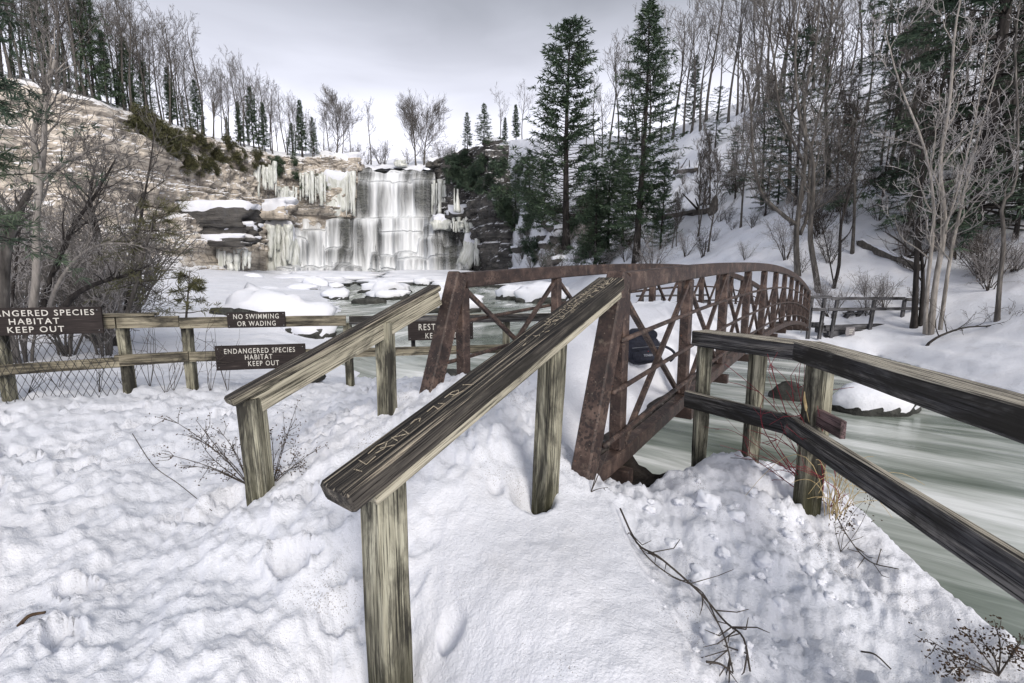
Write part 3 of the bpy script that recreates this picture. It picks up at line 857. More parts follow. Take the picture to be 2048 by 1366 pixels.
# ------------------------------------------------------------------ rocks
def rock_geo(size, seed, sub=(26, 14), rough=0.25, flat=0.0, boxy=0.0):
    n, m = sub
    th = np.linspace(0, 2 * math.pi, n, endpoint=False); ph = np.linspace(-math.pi / 2, math.pi / 2, m)
    T, P = np.meshgrid(th, ph, indexing='ij')
    D = np.stack([np.cos(P) * np.cos(T), np.cos(P) * np.sin(T), np.sin(P)], -1)
    if boxy:
        q = np.max(np.abs(D), -1, keepdims=True); D = D * (1 - boxy) + (D / q) * boxy * 0.85
    r = 1 + rough * fbm3(D[..., 0] * 1.6 + seed, D[..., 1] * 1.6, D[..., 2] * 1.6, 4, seed)
    V = D * r[..., None] * np.asarray(size) / 2
    i = np.arange(n)[:, None]; j = np.arange(m - 1)[None]; i2 = (i + 1) % n
    Q = np.stack([i * m + j, i2 * m + j, i2 * m + j + 1, i * m + j + 1], -1).reshape(-1, 4)
    return V, Q, n, m
def rock_mesh(name, size, seed, **kw):
    V, Q, n, m = rock_geo(size, seed, **kw)
    return mk_mesh(name, V.reshape(-1, 3), Q)
def cap_mesh(name, size, seed, thick, low=0.15, spread=1.04, **kw):   # snow lying on the upper part of the same rock
    V, Q, n, m = rock_geo(size, seed, **kw)
    W = V.copy()
    zr = V[..., 2] / (size[2] / 2)
    jit = 0.14 * fbm3(V[..., 0] / size[0] * 2.5, V[..., 1] / size[1] * 2.5, V[..., 2] * 0, 2, seed + 3)
    k = smooth(low + jit - 0.12, low + jit + 0.22, zr)
    out = V * np.array([spread, spread, 1.0]); out[..., 2] += thick
    W = V * 0.90 * (1 - k)[..., None] + out * k[..., None]
    return mk_mesh(name, W.reshape(-1, 3), Q)

def boulder(px, y_water, wpx, hpx, label, seed, depth=0.8, thick=0.16, low=0.15, group=None, on_ground=False, mat=None, dirx=0.0, name='boulder', flatrough=0.25):
    if on_ground:
        p = hit(px, y_water)
    else:
        d = ray(px, y_water)
        tt = np.geomspace(2, 180, 2500); P = CAM[None] + d[None] * tt[:, None]
        i = np.nonzero(P[:, 2] < zw(P[:, 1]))[0]
        p = P[i[0]] if len(i) else P[-1]
    s = p[1] / FPX * 1.0
    W, H = wpx * s, hpx * s
    root = thing(name, label, 'rock', p, group)
    size = (W * 1.05, W * depth, H * 1.55)
    M = Matrix.Translation(Vector((p[0], p[1] + W * depth * 0.25, p[2] + H * 0.20))) @ Matrix.Rotation(dirx, 4, 'Y')
    obj('rock', rock_mesh('rock', size, seed, rough=flatrough), mat or M_BOULDER, root, M)
    if thick > 0:
        obj('snow_cap', cap_mesh('snow_cap', size, seed, thick * H if thick > 0 else 0, low, rough=flatrough), M_SNOW_CLEAN, root, M)
    return root
boulder(545, 657, 205, 62, 'largest snow-capped boulder standing in the river left of the waterfall', 4, 0.6, 0.16, 0.12, dirx=0.16, flatrough=0.42)
boulder(655, 655, 62, 24, 'dark wet rock in the water right of the largest boulder', 6, 0.7, 0.0)
boulder(612, 676, 95, 26, 'low snow-covered rock behind the no swimming sign', 9, 0.8, 0.5, -0.2, on_ground=False)
boulder(590, 772, 95, 22, 'dark rock slab sticking out of snow below the left handrail', 12, 0.6, 0.15, 0.75, on_ground=True)
boulder(905, 772, 110, 32, 'flat dark rock in the water seen through the left truss', 14, 0.7, 0.0)
boulder(1768, 828, 165, 48, 'flat river boulder under smooth snow right of the corner post', 17, 0.55, 0.32, -0.25, flatrough=0.22)
boulder(1585, 800, 66, 34, 'dark bare stone in the current left of the snowy boulder', 19, 0.8, 0.0)
boulder(1346, 886, 62, 62, 'mossy brown stone under the near end of the bridge', 21, 0.9, 0.0, mat=M_STONE, on_ground=True, flatrough=0.45)
boulder(985, 575, 60, 16, 'snow-capped rock behind the left truss beside the bank', 23, 0.7, 0.6, -0.1)
boulder(1030, 600, 66, 20, 'rounded snow-capped stone at the water behind the left truss', 25, 0.7, 0.6, -0.1)
boulder(1085, 606, 90, 26, 'wide snow-capped stone at the right water edge behind the truss', 27, 0.6, 0.6, -0.2)
boulder(905, 625, 110, 22, 'flat ice-covered rock between left handrail and steel diagonal', 29, 0.6, 0.7, -0.4)
boulder(735, 608, 70, 14, 'dark flat rock in mid river left of the handrail end', 33, 0.6, 0.0)
boulder(770, 586, 95, 14, 'long snow-topped rock slab in mid river', 35, 0.4, 0.5, 0.2)
boulder(775, 598, 85, 12, 'second snow-topped rock slab nearer the camera in mid river', 37, 0.4, 0.5, 0.2)
boulder(868, 548, 70, 26, 'frosted rounded rock mound at the foot of the falls', 39, 0.7, 0.25, -0.3, mat=M_ICE, flatrough=0.3)
_r = np.random.default_rng(5)
for k in range(46):
    px = _r.uniform(390, 960); yy = _r.choice([562, 565, 568, 572, 577, 583, 590, 598]) + _r.uniform(-2, 2)
    wp = _r.uniform(22, 62) * (0.55 + (yy - 560) / 60)
    boulder(px, yy, wp, wp * _r.uniform(0.22, 0.36), 'small snow-capped stone among the upstream rapids', 100 + k, 0.7, 0.55, -0.25, 'snowy stones in the rapids')
for k in range(16):                               # shelves of ice and snow along the banks upstream
    px = _r.uniform(450, 900); yy = _r.uniform(557, 574)
    wp = _r.uniform(90, 190)
    boulder(px, yy, wp, wp * 0.07, 'low shelf of snow-covered river ice below the falls', 200 + k, 0.5, 0.6, -0.6, 'river ice shelves', name='ice_shelf')
# ------------------------------------------------------------------ waterfall
falls = thing('waterfall', 'broad white waterfall dropping in stepped tiers at the head of the gorge', 'waterfall', at(745, 555, 143))
def cells(px, row, wmin, wmax, lo, hi, seed):
    """rounded steps: lip line and bulge for each column of the falls"""
    q = np.random.default_rng(seed)
    x = 540.0; lip = np.zeros_like(px); bul = np.zeros_like(px); wt = np.ones_like(px)
    edges = [x]
    while x < 950:
        x += q.uniform(wmin, wmax); edges.append(x)
    vals = q.uniform(lo, hi, len(edges)); wts = q.choice([0.0, 0.5, 1.0, 1.0, 1.5], len(edges)) if row > 2 else np.ones(len(edges))
    for i in range(len(edges) - 1):
        c = (px - edges[i]) / (edges[i + 1] - edges[i])
        m = (c >= 0) & (c < 1)
        dome = np.sqrt(np.clip(1 - (2 * c - 1) ** 2, 0, 1))
        lip[m] = vals[i] + (1 - dome[m] ** 0.6) * (hi - lo) * 0.30
        bul[m] = dome[m]; wt[m] = wts[i]
    k = np.hanning(9); k /= k.sum()
    f = lambda a: np.convolve(np.pad(a, 4, mode='edge'), k, 'valid')
    return f(lip) + 1.2 * vnoise2(px * 0.15, px * 0 + row, seed), f(bul), f(wt)
NC, NV = 420, 300
cpx = np.linspace(553, 938, NC)
topy = np.interp(cpx, [553, 566, 588, 596, 700, 708, 712, 866, 870, 876, 905, 914, 924, 938], [522, 508, 452, 434, 434, 350, 336, 340, 350, 452, 456, 468, 484, 500]) + 1.5 * vnoise2(cpx * 0.1, cpx * 0, 2)
topy += 6 * np.exp(-((cpx - 761) / 17) ** 6) + 2.5 * vnoise2(cpx * 0.06, cpx * 0 + 5, 8)
boty = np.interp(cpx, [553, 620, 680, 740, 835, 845, 938], [549, 550, 553, 559, 560, 556, 550])
rows_ = [cells(cpx, 0, 40, 70, 338, 346, 3), cells(cpx, 1, 30, 60, 354, 364, 4), cells(cpx, 2, 60, 120, 433, 439, 5), cells(cpx, 3, 30, 90, 446, 464, 6), cells(cpx, 4, 24, 84, 470, 508, 17), cells(cpx, 5, 16, 70, 502, 536, 28), cells(cpx, 6, 12, 50, 524, 550, 31)]
fwd = [1.8, 2.2, 4.6, 3.4, 3.4, 3.0, 2.4]
Tt = np.linspace(0, 1, NV)
PYv = topy[:, None] + (boty - topy)[:, None] * Tt[None]
Dp = np.full((NC, NV), 161.0); tier = np.zeros((NC, NV), int); frac = np.zeros((NC, NV)); last = topy[:, None] + 0 * PYv; bulge = np.zeros((NC, NV))
for k, ((lip, bul, wt), g) in enumerate(zip(rows_, fwd)):
    stp = smooth(-2.5, 3.5 + 2.0 * (k > 3), PYv - lip[:, None])
    Dp -= stp * g * (0.45 + 0.75 * bul[:, None]) * wt[:, None]
    passed = (PYv > lip[:, None]) & (wt[:, None] > 0.25)
    tier = np.where(passed, k + 1, tier); last = np.where(passed, lip[:, None], last)
nxt = np.full_like(PYv, 560.0)
for k in range(len(rows_) - 1, -1, -1):
    nxt = np.where((tier <= k) & (rows_[k][2][:, None] > 0.25), rows_[k][0][:, None], nxt)
drop = np.clip((PYv - last) / np.maximum(nxt - last, 4), 0, 1)
Dp -= 0.9 * drop ** 1.4 + 0.5 * vnoise2(cpx[:, None] * 0.12 + 0 * PYv, PYv * 0.02, 5)
colw = np.repeat(cpx[:, None], NV, 1)
rocky = 0.30 * fbm2(colw * 0.22, PYv * 0.30, 4, 9) + 0.20 * (hash3(np.floor(PYv / 3.1), np.floor(colw / 9 + PYv * 0.05), 0 * PYv, 4) - 0.5)
def sheet(off, rough):
    d = Dp - off + rough
    U = (colw - 1024) / FPX; Vv = (683 - PYv) / FPX
    dy = CP + Vv * SP; dz = -SP + Vv * CP
    return np.stack([U * d / dy, d, CAM[2] + dz * d / dy], -1)
RV = sheet(0.0, rocky)
ends = [RV[:1] + np.array([2.0, 7, 0]), RV, RV[-1:] + np.array([-2.0, 7, 0])]
RV2 = np.concatenate(ends); top_ = RV2[:, :1] + np.array([0, 9.0, 0.3]); RV2 = np.concatenate([top_, RV2], 1)
obj('rock_face', mk_mesh('rock_face', RV2.reshape(-1, 3), grid_quads(NC + 2, NV + 1), shade=False), M_FALLROCK, falls)
WV = sheet(0.95, 0.12 * fbm2(colw * 0.1, PYv * 0.04, 3, 19))
flow = np.interp(colw, [553, 600, 700, 716, 740, 762, 790, 812, 850, 868], [-0.03, -0.03, -0.05, -0.02, -0.03, 0.10, 0.13, 0.03, 0.00, -0.05])
low = np.interp(colw, [553, 575, 600, 660, 715, 735, 780, 840, 868, 890, 938], [0.05, 0.08, 0.05, 0.03, 0.05, 0.10, 0.12, 0.09, 0.0, -0.09, -0.07])
flow = np.where(PYv > 436, low, flow)
flow = flow - 0.05 + 0.12 * drop ** 2 + 0.13 * np.exp(-(drop / 0.14) ** 2) + 0.11 * smooth(505, 552, PYv) + 0.06 * np.exp(-((PYv - 440) / 9) ** 2) * smooth(700, 730, colw) * (1 - smooth(850, 880, colw))
flow += 0.09 * fbm2(colw * 0.03, PYv * 0.008, 3, 23)
UVw = np.stack([WV[..., 0] + 0.25 * vnoise2(colw * 0.05, PYv * 0.05, 6), -WV[..., 2]], -1)
quads = grid_quads(NC, NV)
tq = tier.reshape(-1)[quads[:, 1]]
veils = []
qcol = quads[:, 0] // NV
for k in range(8):                               # one veil for each tier, and for each separate stretch of a tier
    idx = np.nonzero(tq == k)[0]
    if not len(idx): continue
    cols = np.unique(qcol[idx])
    for run in np.split(cols, np.nonzero(np.diff(cols) > 1)[0] + 1):
        veils.append(quads[idx[(qcol[idx] >= run[0]) & (qcol[idx] <= run[-1])]])
for qk in veils:
    used, inv = np.unique(qk.ravel(), return_inverse=True)
    me = mk_mesh('water_veil', WV.reshape(-1, 3)[used], inv.reshape(-1, 4))
    uvl = me.uv_layers.new(name='UVMap')
    li = np.zeros(len(me.loops), np.int32); me.loops.foreach_get('vertex_index', li)
    uvl.data.foreach_set('uv', UVw.reshape(-1, 2)[used][li].astype(np.float32).ravel())
    a_ = me.attributes.new('flow', 'FLOAT', 'POINT')
    a_.data.foreach_set('value', flow.reshape(-1)[used].astype(np.float32))
    obj('water_veil', me, M_VEIL, falls)

# ice: hanging curtains made of single icicles
def icefall(label, px0, px1, ytop, ybot, d, n, seed, spread=0.6, taper=0.55, up=False):
    r_ = np.random.default_rng(seed)
    root = thing('frozen_icefall', label, 'ice', at((px0 + px1) / 2, ybot, d))
    k = 0
    for i in range(n):
        t = (i + r_.uniform(0.2, 0.8)) / n
        px = px0 + (px1 - px0) * t
        top = at(px, ytop + r_.uniform(-4, 9), d + r_.uniform(-spread, spread))
        yb = ybot - (ybot - ytop) * (0.5 * r_.random() ** 2.2)
        if up: yb = ybot
        bot = at(px + r_.uniform(-1, 1), yb, top[1])
        w = (px1 - px0) / n * d / FPX * r_.choice([0.35, 0.5, 0.7, 0.95, 1.3])
        m = 9
        tt = np.linspace(0, 1, m)
        P = top[None] * (1 - tt)[:, None] + bot[None] * tt[:, None]
        P[:, :2] += 0.10 * w * r_.normal(size=(m, 2))
        rad = w * ((1 - tt) * 1.0 + tt * taper) * (1 + 0.16 * r_.normal(size=m))
        if up: rad = w * (0.25 + 0.9 * tt ** 1.3)
        b = MB(); b.tube(P, np.abs(rad) + 0.02, 7)
        obj('icicle', b.mesh('icicle', True), M_ICE, root)
    return root
icefall('tall pale ice curtain hanging on the cliff, furthest left', 510, 555, 326, 402, 134.5, 10, 1)
icefall('short broken ice curtain low on the cliff', 556, 594, 374, 404, 140, 9, 2)
icefall('wide ice curtain under the dark cedars', 600, 652, 346, 412, 145.5, 12, 3)
icefall('few thin ice columns beside the left edge of the falls', 690, 708, 345, 432, 150.5, 5, 4)
icefall('thin ice columns at the right edge of the upper falls', 862, 892, 362, 432, 154, 7, 5)
icefall('single slender upright ice spike on the right rock shelf', 905, 917, 376, 424, 141, 2, 6, up=True)
icefall('ragged ice curtain at the lower right of the falls', 948, 988, 478, 532, 139, 9, 7)
icefall('ice fringe below the snowy right rock shelf', 900, 965, 438, 466, 143.5, 13, 8)
icefall('ice-crusted wall left of the lower falls', 508, 586, 452, 544, 138.5, 10, 9)
icefall('short ice fringe along the left lower rock band', 430, 500, 500, 545, 112, 12, 10)

# layered ledges with snow on top
def ledge(label, px, yc, wpx, hpx, d, seed, mat=None, thick=0.5, rough=0.3, rot=0.0, low=0.25):
    c = at(px, yc, d)
    s = d / FPX
    size = (wpx * s, max(wpx * s * 0.45, 5), hpx * s * 1.15)
    root = thing('rock_ledge', label, 'rock', c - np.array([0, 0, size[2] / 2]))
    M = Matrix.Translation(Vector(c + np.array([0, size[1] * 0.35, 0]))) @ Matrix.Rotation(rot, 4, 'Y')
    obj('rock', rock_mesh('rock', size, seed, sub=(40, 20), rough=rough, boxy=0.8), mat or M_DARKROCK, root, M)
    obj('snow_cap', cap_mesh('snow_cap', size, seed, thick, low, 1.03, sub=(40, 20), rough=rough, boxy=0.8), M_SNOW_CLEAN, root, M)
ledge('upper dark rock band with snowy top left of the falls', 415, 436, 175, 40, 109, 31, thick=1.2, low=0.4)
ledge('middle dark rock band below the snow shelf on the left', 445, 466, 130, 30, 110, 33, thick=1.0)
ledge('lowest thin rock band above the snowy slope on the left', 430, 484, 130, 16, 108, 35, thick=0.8)
ledge('snow-covered shelf carrying the tall ice curtain', 528, 424, 105, 26, 137, 37, M_CLIFF, 2.0, low=-0.2)
ledge('snowy bulging shelf left of the upper falls', 650, 424, 104, 20, 152, 39, M_CLIFF, 1.6, low=-0.1)
ledge('ice-covered rock buttress left of the lower falls', 545, 500, 92, 90, 140, 41, M_ICE, 0.8, 0.3)
ledge('flat snowy rock shelf right of the falls', 940, 432, 92, 22, 146, 43, M_DARKROCK, 1.6, low=0.0)
ledge('black wet rock wall under the right snow shelf', 962, 468, 76, 46, 145, 45, M_DARKROCK, 0.3, low=0.7)
ledge('frosted boulder mass at the right end of the middle tier', 882, 446, 40, 26, 146.5, 47, M_ICE, 0.5, 0.35)
ledge('frosted rock rib right of the lower falls', 938, 500, 34, 66, 143.5, 49, M_ICE, 0.5, 0.35, rot=0.35)
ledge('snowy rock lump at the crest right of the falls', 865, 326, 26, 14, 157, 51, M_DARKROCK, 0.7)
ledge('icy rock lump on the crest in the middle of the falls', 800, 326, 26, 12, 159.5, 53, M_ICE, 0.6)
ledge('frozen rock hump in the notch of the falls crest', 762, 347, 44, 14, 164, 57, M_ICE, 0.6)
ledge('broad frosty ice mass beside the left edge of the falls', 676, 388, 54, 72, 151.5, 59, M_ICE, 0.5, 0.42)
ledge('snow mound on the crest left of the falls', 690, 328, 60, 22, 157, 55, M_CLIFF, 1.6, low=-0.1)
# ------------------------------------------------------------------ beams
def frame(p0, p1, up=(0, 0, 1)):
    p0, p1 = Vector(p0), Vector(p1)
    x = (p1 - p0).normalized()
    y = Vector(up).cross(x)
    if y.length < 1e-4: y = Vector((0, 1, 0)).cross(x)
    y.normalize()
    z = x.cross(y)
    M = Matrix((x, y, z)).transposed().to_4x4()
    M.translation = p0
    return M
_bs = [0]
def beam_mesh(name, L, w, h, bev=0.006, nl=None, wob=0.0015, taper0=0.0):
    _bs[0] += 1
    nl = nl or max(2, int(L / 0.12) + 1)
    nl = min(nl, 40)
    xs = np.linspace(0, L, nl)
    xs = np.unique(np.concatenate([[0, min(bev, L * .1)], xs[1:-1], [L - min(bev, L * .1), L]]))
    prof = []
    hw, hh = w / 2, h / 2
    prof = np.array([(-hw + bev, -hh), (0, -hh), (hw - bev, -hh), (hw, -hh + bev), (hw, 0), (hw, hh - bev), (hw - bev, hh), (0, hh), (-hw + bev, hh), (-hw, hh - bev), (-hw, 0), (-hw, -hh + bev)])
    n = len(prof)
    V = np.zeros((len(xs), n, 3))
    for i, x in enumerate(xs):
        k = 1.0
        pr = prof.copy()
        if i in (0, len(xs) - 1):
            pr = pr * np.array([(w - 1.2 * bev) / w, (h - 1.2 * bev) / h])
        V[i, :, 0] = x
        V[i, :, 1:] = pr
    sd = _bs[0] * 3.7
    V[..., 1] += wob * fbm3(V[..., 0] * 4 + sd, V[..., 1] * 20, V[..., 2] * 20, 2, 3)
    V[..., 2] += wob * fbm3(V[..., 0] * 4 + sd, V[..., 1] * 20 + 5, V[..., 2] * 20, 2, 4)
    i = np.arange(len(xs) - 1)[:, None]; k = np.arange(n)[None]
    Q = np.stack([i * n + k, i * n + (k + 1) % n, (i + 1) * n + (k + 1) % n, (i + 1) * n + k], -1).reshape(-1, 4)
    c0, c1 = len(xs) * n, len(xs) * n + 1
    kk = np.arange(n)
    T = np.concatenate([np.stack([np.full(n, c0), (kk + 1) % n, kk], 1), np.stack([np.full(n, c1), (len(xs) - 1) * n + kk, (len(xs) - 1) * n + (kk + 1) % n], 1)])
    VV = np.concatenate([V.reshape(-1, 3), [[0, 0, 0]], [[L, 0, 0]]])
    return mk_mesh(name, VV, Q, T, False)
def beam(name, p0, p1, w, h, m, parent=None, up=(0, 0, 1), **kw):
    p0 = np.asarray(p0, float); p1 = np.asarray(p1, float)
    return obj(name, beam_mesh(name, float(np.linalg.norm(p1 - p0)), w, h, **kw), m, parent, frame(p0, p1, up))
def post(name, top, bottom_z, w, dpt, m, parent, yaw=0.0, lean=(0, 0), **kw):
    b = np.array([top[0] + lean[0], top[1] + lean[1], bottom_z])
    return beam(name, b, np.asarray(top, float), w, dpt, m, parent, up=(math.cos(yaw), math.sin(yaw), 0), **kw)

# ------------------------------------------------------------------ steel arch footbridge
BA = math.radians(35.4)
BD = np.array([math.sin(BA), math.cos(BA)]); BN = np.array([-math.cos(BA), math.sin(BA)])    # along, and to the left side
B0 = np.array([0.806, 3.5]); BW = 1.55; BH = 1.48; PAN = 1.72; NP = 11; SE = PAN * NP
def ztop(s):
    return 1.765 - np.where(s < 6.6, 0.0038, 0.0058) * (s - 6.6) ** 2
def bp(s, off, z):
    q = B0 + BD * s + BN * off
    return np.array([q[0], q[1], z])
bridge = thing('footbridge', 'arched rust-brown steel truss footbridge crossing the river', 'bridge', bp(SE / 2, BW / 2, -1.6))
def strip(pts, w, h, name, m, parent, off_z=0.0):       # box section swept along an arched line
    pts = np.asarray(pts, float); n = len(pts)
    lat = np.array([BN[0], BN[1], 0.0])
    t = np.gradient(pts, axis=0); t /= np.linalg.norm(t, axis=1, keepdims=True)
    nrm = np.cross(t, -lat[None]); nrm *= np.sign(nrm[:, 2:3])
    b = 0.012
    pr = [(-w / 2, -h / 2 + b), (-w / 2 + b, -h / 2), (w / 2 - b, -h / 2), (w / 2, -h / 2 + b), (w / 2, h / 2 - b), (w / 2 - b, h / 2), (-w / 2 + b, h / 2), (-w / 2, h / 2 - b)]
    V = np.stack([pts + lat[None] * a + nrm * c for a, c in pr], 1)
    k = len(pr)
    i = np.arange(n - 1)[:, None]; j = np.arange(k)[None]
    Q = np.stack([i * k + j, i * k + (j + 1) % k, (i + 1) * k + (j + 1) % k, (i + 1) * k + j], -1).reshape(-1, 4)
    T = [[0, a + 1, a] for a in range(1, k - 1)] + [[(n - 1) * k, (n - 1) * k + a, (n - 1) * k + a + 1] for a in range(1, k - 1)]
    return obj(name, mk_mesh(name, V.reshape(-1, 3), Q, T, False), m, parent)
ss = np.linspace(0, SE, 60)
CH = 0.14; SEC = 0.115
for side, off in ((0, 0.0), (1, BW)):
    pts = np.array([bp(s, off, ztop(s) - CH / 2) for s in ss])
    strip(pts, SEC + 0.01, CH, 'top_chord', M_RUST, bridge)
    sb = np.linspace(-0.62, SE + 0.55, 60)
    pts = np.array([bp(s, off, ztop(np.clip(s, 0, SE)) - BH + 0.07) for s in sb])
    strip(pts, SEC - 0.006, 0.13, 'bottom_chord', M_RUST, bridge)
    for k in range(NP + 1):
        s = k * PAN
        a = bp(s, off, ztop(s) - CH - 0.001); b_ = bp(s, off, ztop(s) - BH + 0.137)
        beam('vertical_post', b_, a, SEC - 0.012, SEC - 0.012, M_RUST, bridge, up=(BD[0], BD[1], 0), bev=0.012, wob=0)
        if k < NP:                               # crossed braces in every panel
            s2 = s + PAN
            e = 0.075
            for (sa, ta, sb_, tb, lat_) in ((s + e, 1, s2 - e, 0, 0.024), (s + e, 0, s2 - e, 1, -0.024)):
                za = ztop(sa) - CH - 0.03 if ta else ztop(sa) - BH + 0.17
                zb = ztop(sb_) - CH - 0.03 if tb else ztop(sb_) - BH + 0.17
                beam('cross_brace', bp(sa, off + lat_, za), bp(sb_, off + lat_, zb), 0.042, 0.042, M_RUST, bridge, bev=0.004, wob=0)
    # sloping end posts
    for sa, sb_ in ((-0.60, -0.055), (SE + 0.5, SE + 0.055)):
        beam('end_post', bp(sa, off, ztop(np.clip(sa, 0, SE)) - BH + 0.02), bp(sb_, off, ztop(np.clip(sb_, 0, SE)) - 0.012), SEC + 0.022, 0.15, M_RUST, bridge, bev=0.012, wob=0)
    # pipe rails on the outer side
    out = -(SEC / 2 + 0.016) if side == 0 else SEC / 2 + 0.016
    for dz in (0.47, 0.82, 1.17):
        s0 = -0.10 - 0.42 * (dz - 0.30) / (BH - 0.3)
        sx = np.linspace(s0, SE - s0 - 0.3, 70)
        P = np.array([bp(s, off + out, ztop(np.clip(s, -0.2, SE + 0.2)) - dz) for s in sx])
        b = MB(); b.tube(P, 0.019, 9); obj('pipe_rail', b.mesh('pipe_rail', True), M_RUST, bridge)
for k in range(NP + 1):                          # floor beams under the deck
    s = k * PAN
    z = ztop(s) - BH - 0.062
    beam('floor_beam', bp(s, -0.12, z), bp(s, BW + 0.12, z), 0.10, 0.115, M_RUST, bridge, bev=0.006, wob=0)
pts = np.array([bp(s, BW / 2, ztop(np.clip(s, 0, SE)) - BH + 0.10) for s in np.linspace(-0.5, SE + 0.45, 60)])
strip(pts, BW - SEC - 0.01, 0.07, 'deck', M_ASPHALT, bridge)
# packed snow lying along the deck
nS, nW = 260, 60
S, W = np.meshgrid(np.linspace(-0.55, SE + 0.4, nS), np.linspace(0, 1, nW), indexing='ij')
wl = 0.075 + 0.17 * (0.5 + 0.5 * vnoise2(S * 1.3, S * 0 + 2, 3)) + 0.05 * vnoise2(S * 5, S * 0 + 4, 5); wr = BW - 0.08
lat = wl + (wr - wl) * W
q = np.minimum(W, (1 - W) * 2.4)
thick = (0.40 + 0.34 * smooth(0.2, 0.6, W)) * smooth(0, 0.28, q) + 0.05 * fbm2(S * 2.2, lat * 2.2, 4, 8) * smooth(0, 0.15, q) + 0.03 * (1 - worley2(S * 6, lat * 6, 9)) * smooth(0, 0.12, q)
thick *= (0.55 + 0.45 * (1 - smooth(3, 9, S))) * (0.2 + 0.8 * smooth(-0.55, 1.1, S))
zz = ztop(np.clip(S, 0, SE)) - BH + 0.137 + thick
zz = np.where(q <= 0, ztop(np.clip(S, 0, SE)) - BH + 0.12, zz)
XY = B0[None, None] + S[..., None] * BD + lat[..., None] * BN
me = mk_mesh('deck_snow', np.concatenate([XY, zz[..., None]], -1).reshape(-1, 3), grid_quads(nS, nW)[:, ::-1])
tag(obj('snow_on_deck', me, M_SNOW_CLEAN), 'packed snow lying along the bridge deck', 'snow', kind='stuff')

# stone and soil abutment in the dark under the near end
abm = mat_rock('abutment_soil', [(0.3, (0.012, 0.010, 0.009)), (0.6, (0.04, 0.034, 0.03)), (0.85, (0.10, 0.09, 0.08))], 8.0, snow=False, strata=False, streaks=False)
nS, nW = 40, 40
S, W = np.meshgrid(np.linspace(-0.62, 1.6, nS), np.linspace(-0.5, BW + 0.5, nW), indexing='ij')
zz = np.where(S < 0.75, -0.06, -0.06 - (S - 0.75) * 1.9) - 0.05 + 0.10 * fbm2(S * 4, W * 4, 4, 3)
XY = B0[None, None] + S[..., None] * BD + W[..., None] * BN
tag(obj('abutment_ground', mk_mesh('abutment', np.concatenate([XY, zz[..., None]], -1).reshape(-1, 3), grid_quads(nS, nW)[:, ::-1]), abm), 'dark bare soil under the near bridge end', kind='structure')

# ------------------------------------------------------------------ camera backpack on the deck
def text_mesh(body, size, extrude=0.0015, off=0.0, spacing=1.0, align='CENTER'):
    c = bpy.data.curves.new('lettering', 'FONT')
    c.body = body; c.size = size; c.extrude = extrude; c.offset = off
    c.align_x = align; c.align_y = 'CENTER'; c.space_character = spacing; c.resolution_u = 3
    o = bpy.data.objects.new('tmp_text', c)
    col.objects.link(o)
    dg = bpy.context.evaluated_depsgraph_get()
    me = bpy.data.meshes.new_from_object(o.evaluated_get(dg))
    bpy.data.objects.remove(o); bpy.data.curves.remove(c)
    me.materials.clear()
    return me
def wall_frame(p, right, normal=None):           # text lies in the plane spanned by `right` and up
    x = Vector(right).normalized(); z = Vector((0, 0, 1))
    y = z; n = x.cross(y).normalized(); y = n.cross(x)
    M = Matrix((x, y, n)).transposed().to_4x4(); M.translation = Vector(p)
    return M
bpos = at(1280, 722, 4.85)
bag = thing('backpack', 'dark blue camera backpack lying in the snow on the bridge deck', 'backpack', bpos)
def pillow(size, nx=28, nz=16, seed=3, p=3.2):
    th = np.linspace(0, 2 * math.pi, nx, endpoint=False); ph = np.linspace(-math.pi / 2, math.pi / 2, nz)
    T, P = np.meshgrid(th, ph, indexing='ij')
    sg = lambda v, e: np.sign(v) * np.abs(v) ** e
    e = 2 / p
    V = np.stack([sg(np.cos(P), e) * sg(np.cos(T), e), sg(np.cos(P), e) * sg(np.sin(T), e), sg(np.sin(P), e)], -1) * np.asarray(size) / 2
    V += 0.012 * fbm3(V[..., 0] * 9, V[..., 1] * 9, V[..., 2] * 9, 3, seed)[..., None] * np.sign(V)
    i = np.arange(nx)[:, None]; j = np.arange(nz - 1)[None]; i2 = (i + 1) % nx
    return V.reshape(-1, 3), np.stack([i * nz + j, i2 * nz + j, i2 * nz + j + 1, i * nz + j + 1], -1).reshape(-1, 4)
yaw = 0.30
RB = Matrix.Translation(Vector(bpos)) @ Matrix.Rotation(yaw, 4, 'Z') @ Matrix.Scale(0.88, 4)
def bagpart(name, V, Q, m, T, parent=bag):
    return obj(name, mk_mesh(name, V, Q), m, parent, RB @ Matrix.Translation(Vector(T)))
V, Q = pillow((0.44, 0.34, 0.34), p=2.8); body = bagpart('bag_body', V, Q, M_BAG, (0, 0, 0.14))
V, Q = pillow((0.34, 0.27, 0.16), seed=5, p=2.4); bagpart('top_pocket', V, Q, M_BAG, (0.05, 0.03, 0.31))
V, Q = pillow((0.36, 0.06, 0.14), seed=6); fp = bagpart('front_pocket', V, Q, M_BAG, (-0.02, -0.175, 0.10))
b = MB(); tt = np.linspace(0, 1, 14)
b.tube(np.stack([0.05 + 0.20 * tt, -0.10 + 0.0 * tt, 0.235 - 0.04 * tt + 0.03 * np.sin(tt * 3.1)], 1), 0.006, 6)
b.tube(np.stack([-0.2 + 0.42 * tt, -0.150 - 0.03 * np.sin(tt * 3.1), 0.185 + 0.012 * np.sin(tt * 3.1)], 1), 0.004, 6)
obj('zip_piping', b.mesh('zip', True), M_BAGTRIM, bag, RB)
b = MB(); b.tube(np.stack([0.17 + 0.26 * np.sin(tt * 2.4), 0.02 - 0.12 * tt, 0.22 - 0.22 * tt], 1), np.full(14, 0.016), 8)
obj('shoulder_strap', b.mesh('strap', True), M_BAG, bag, RB)
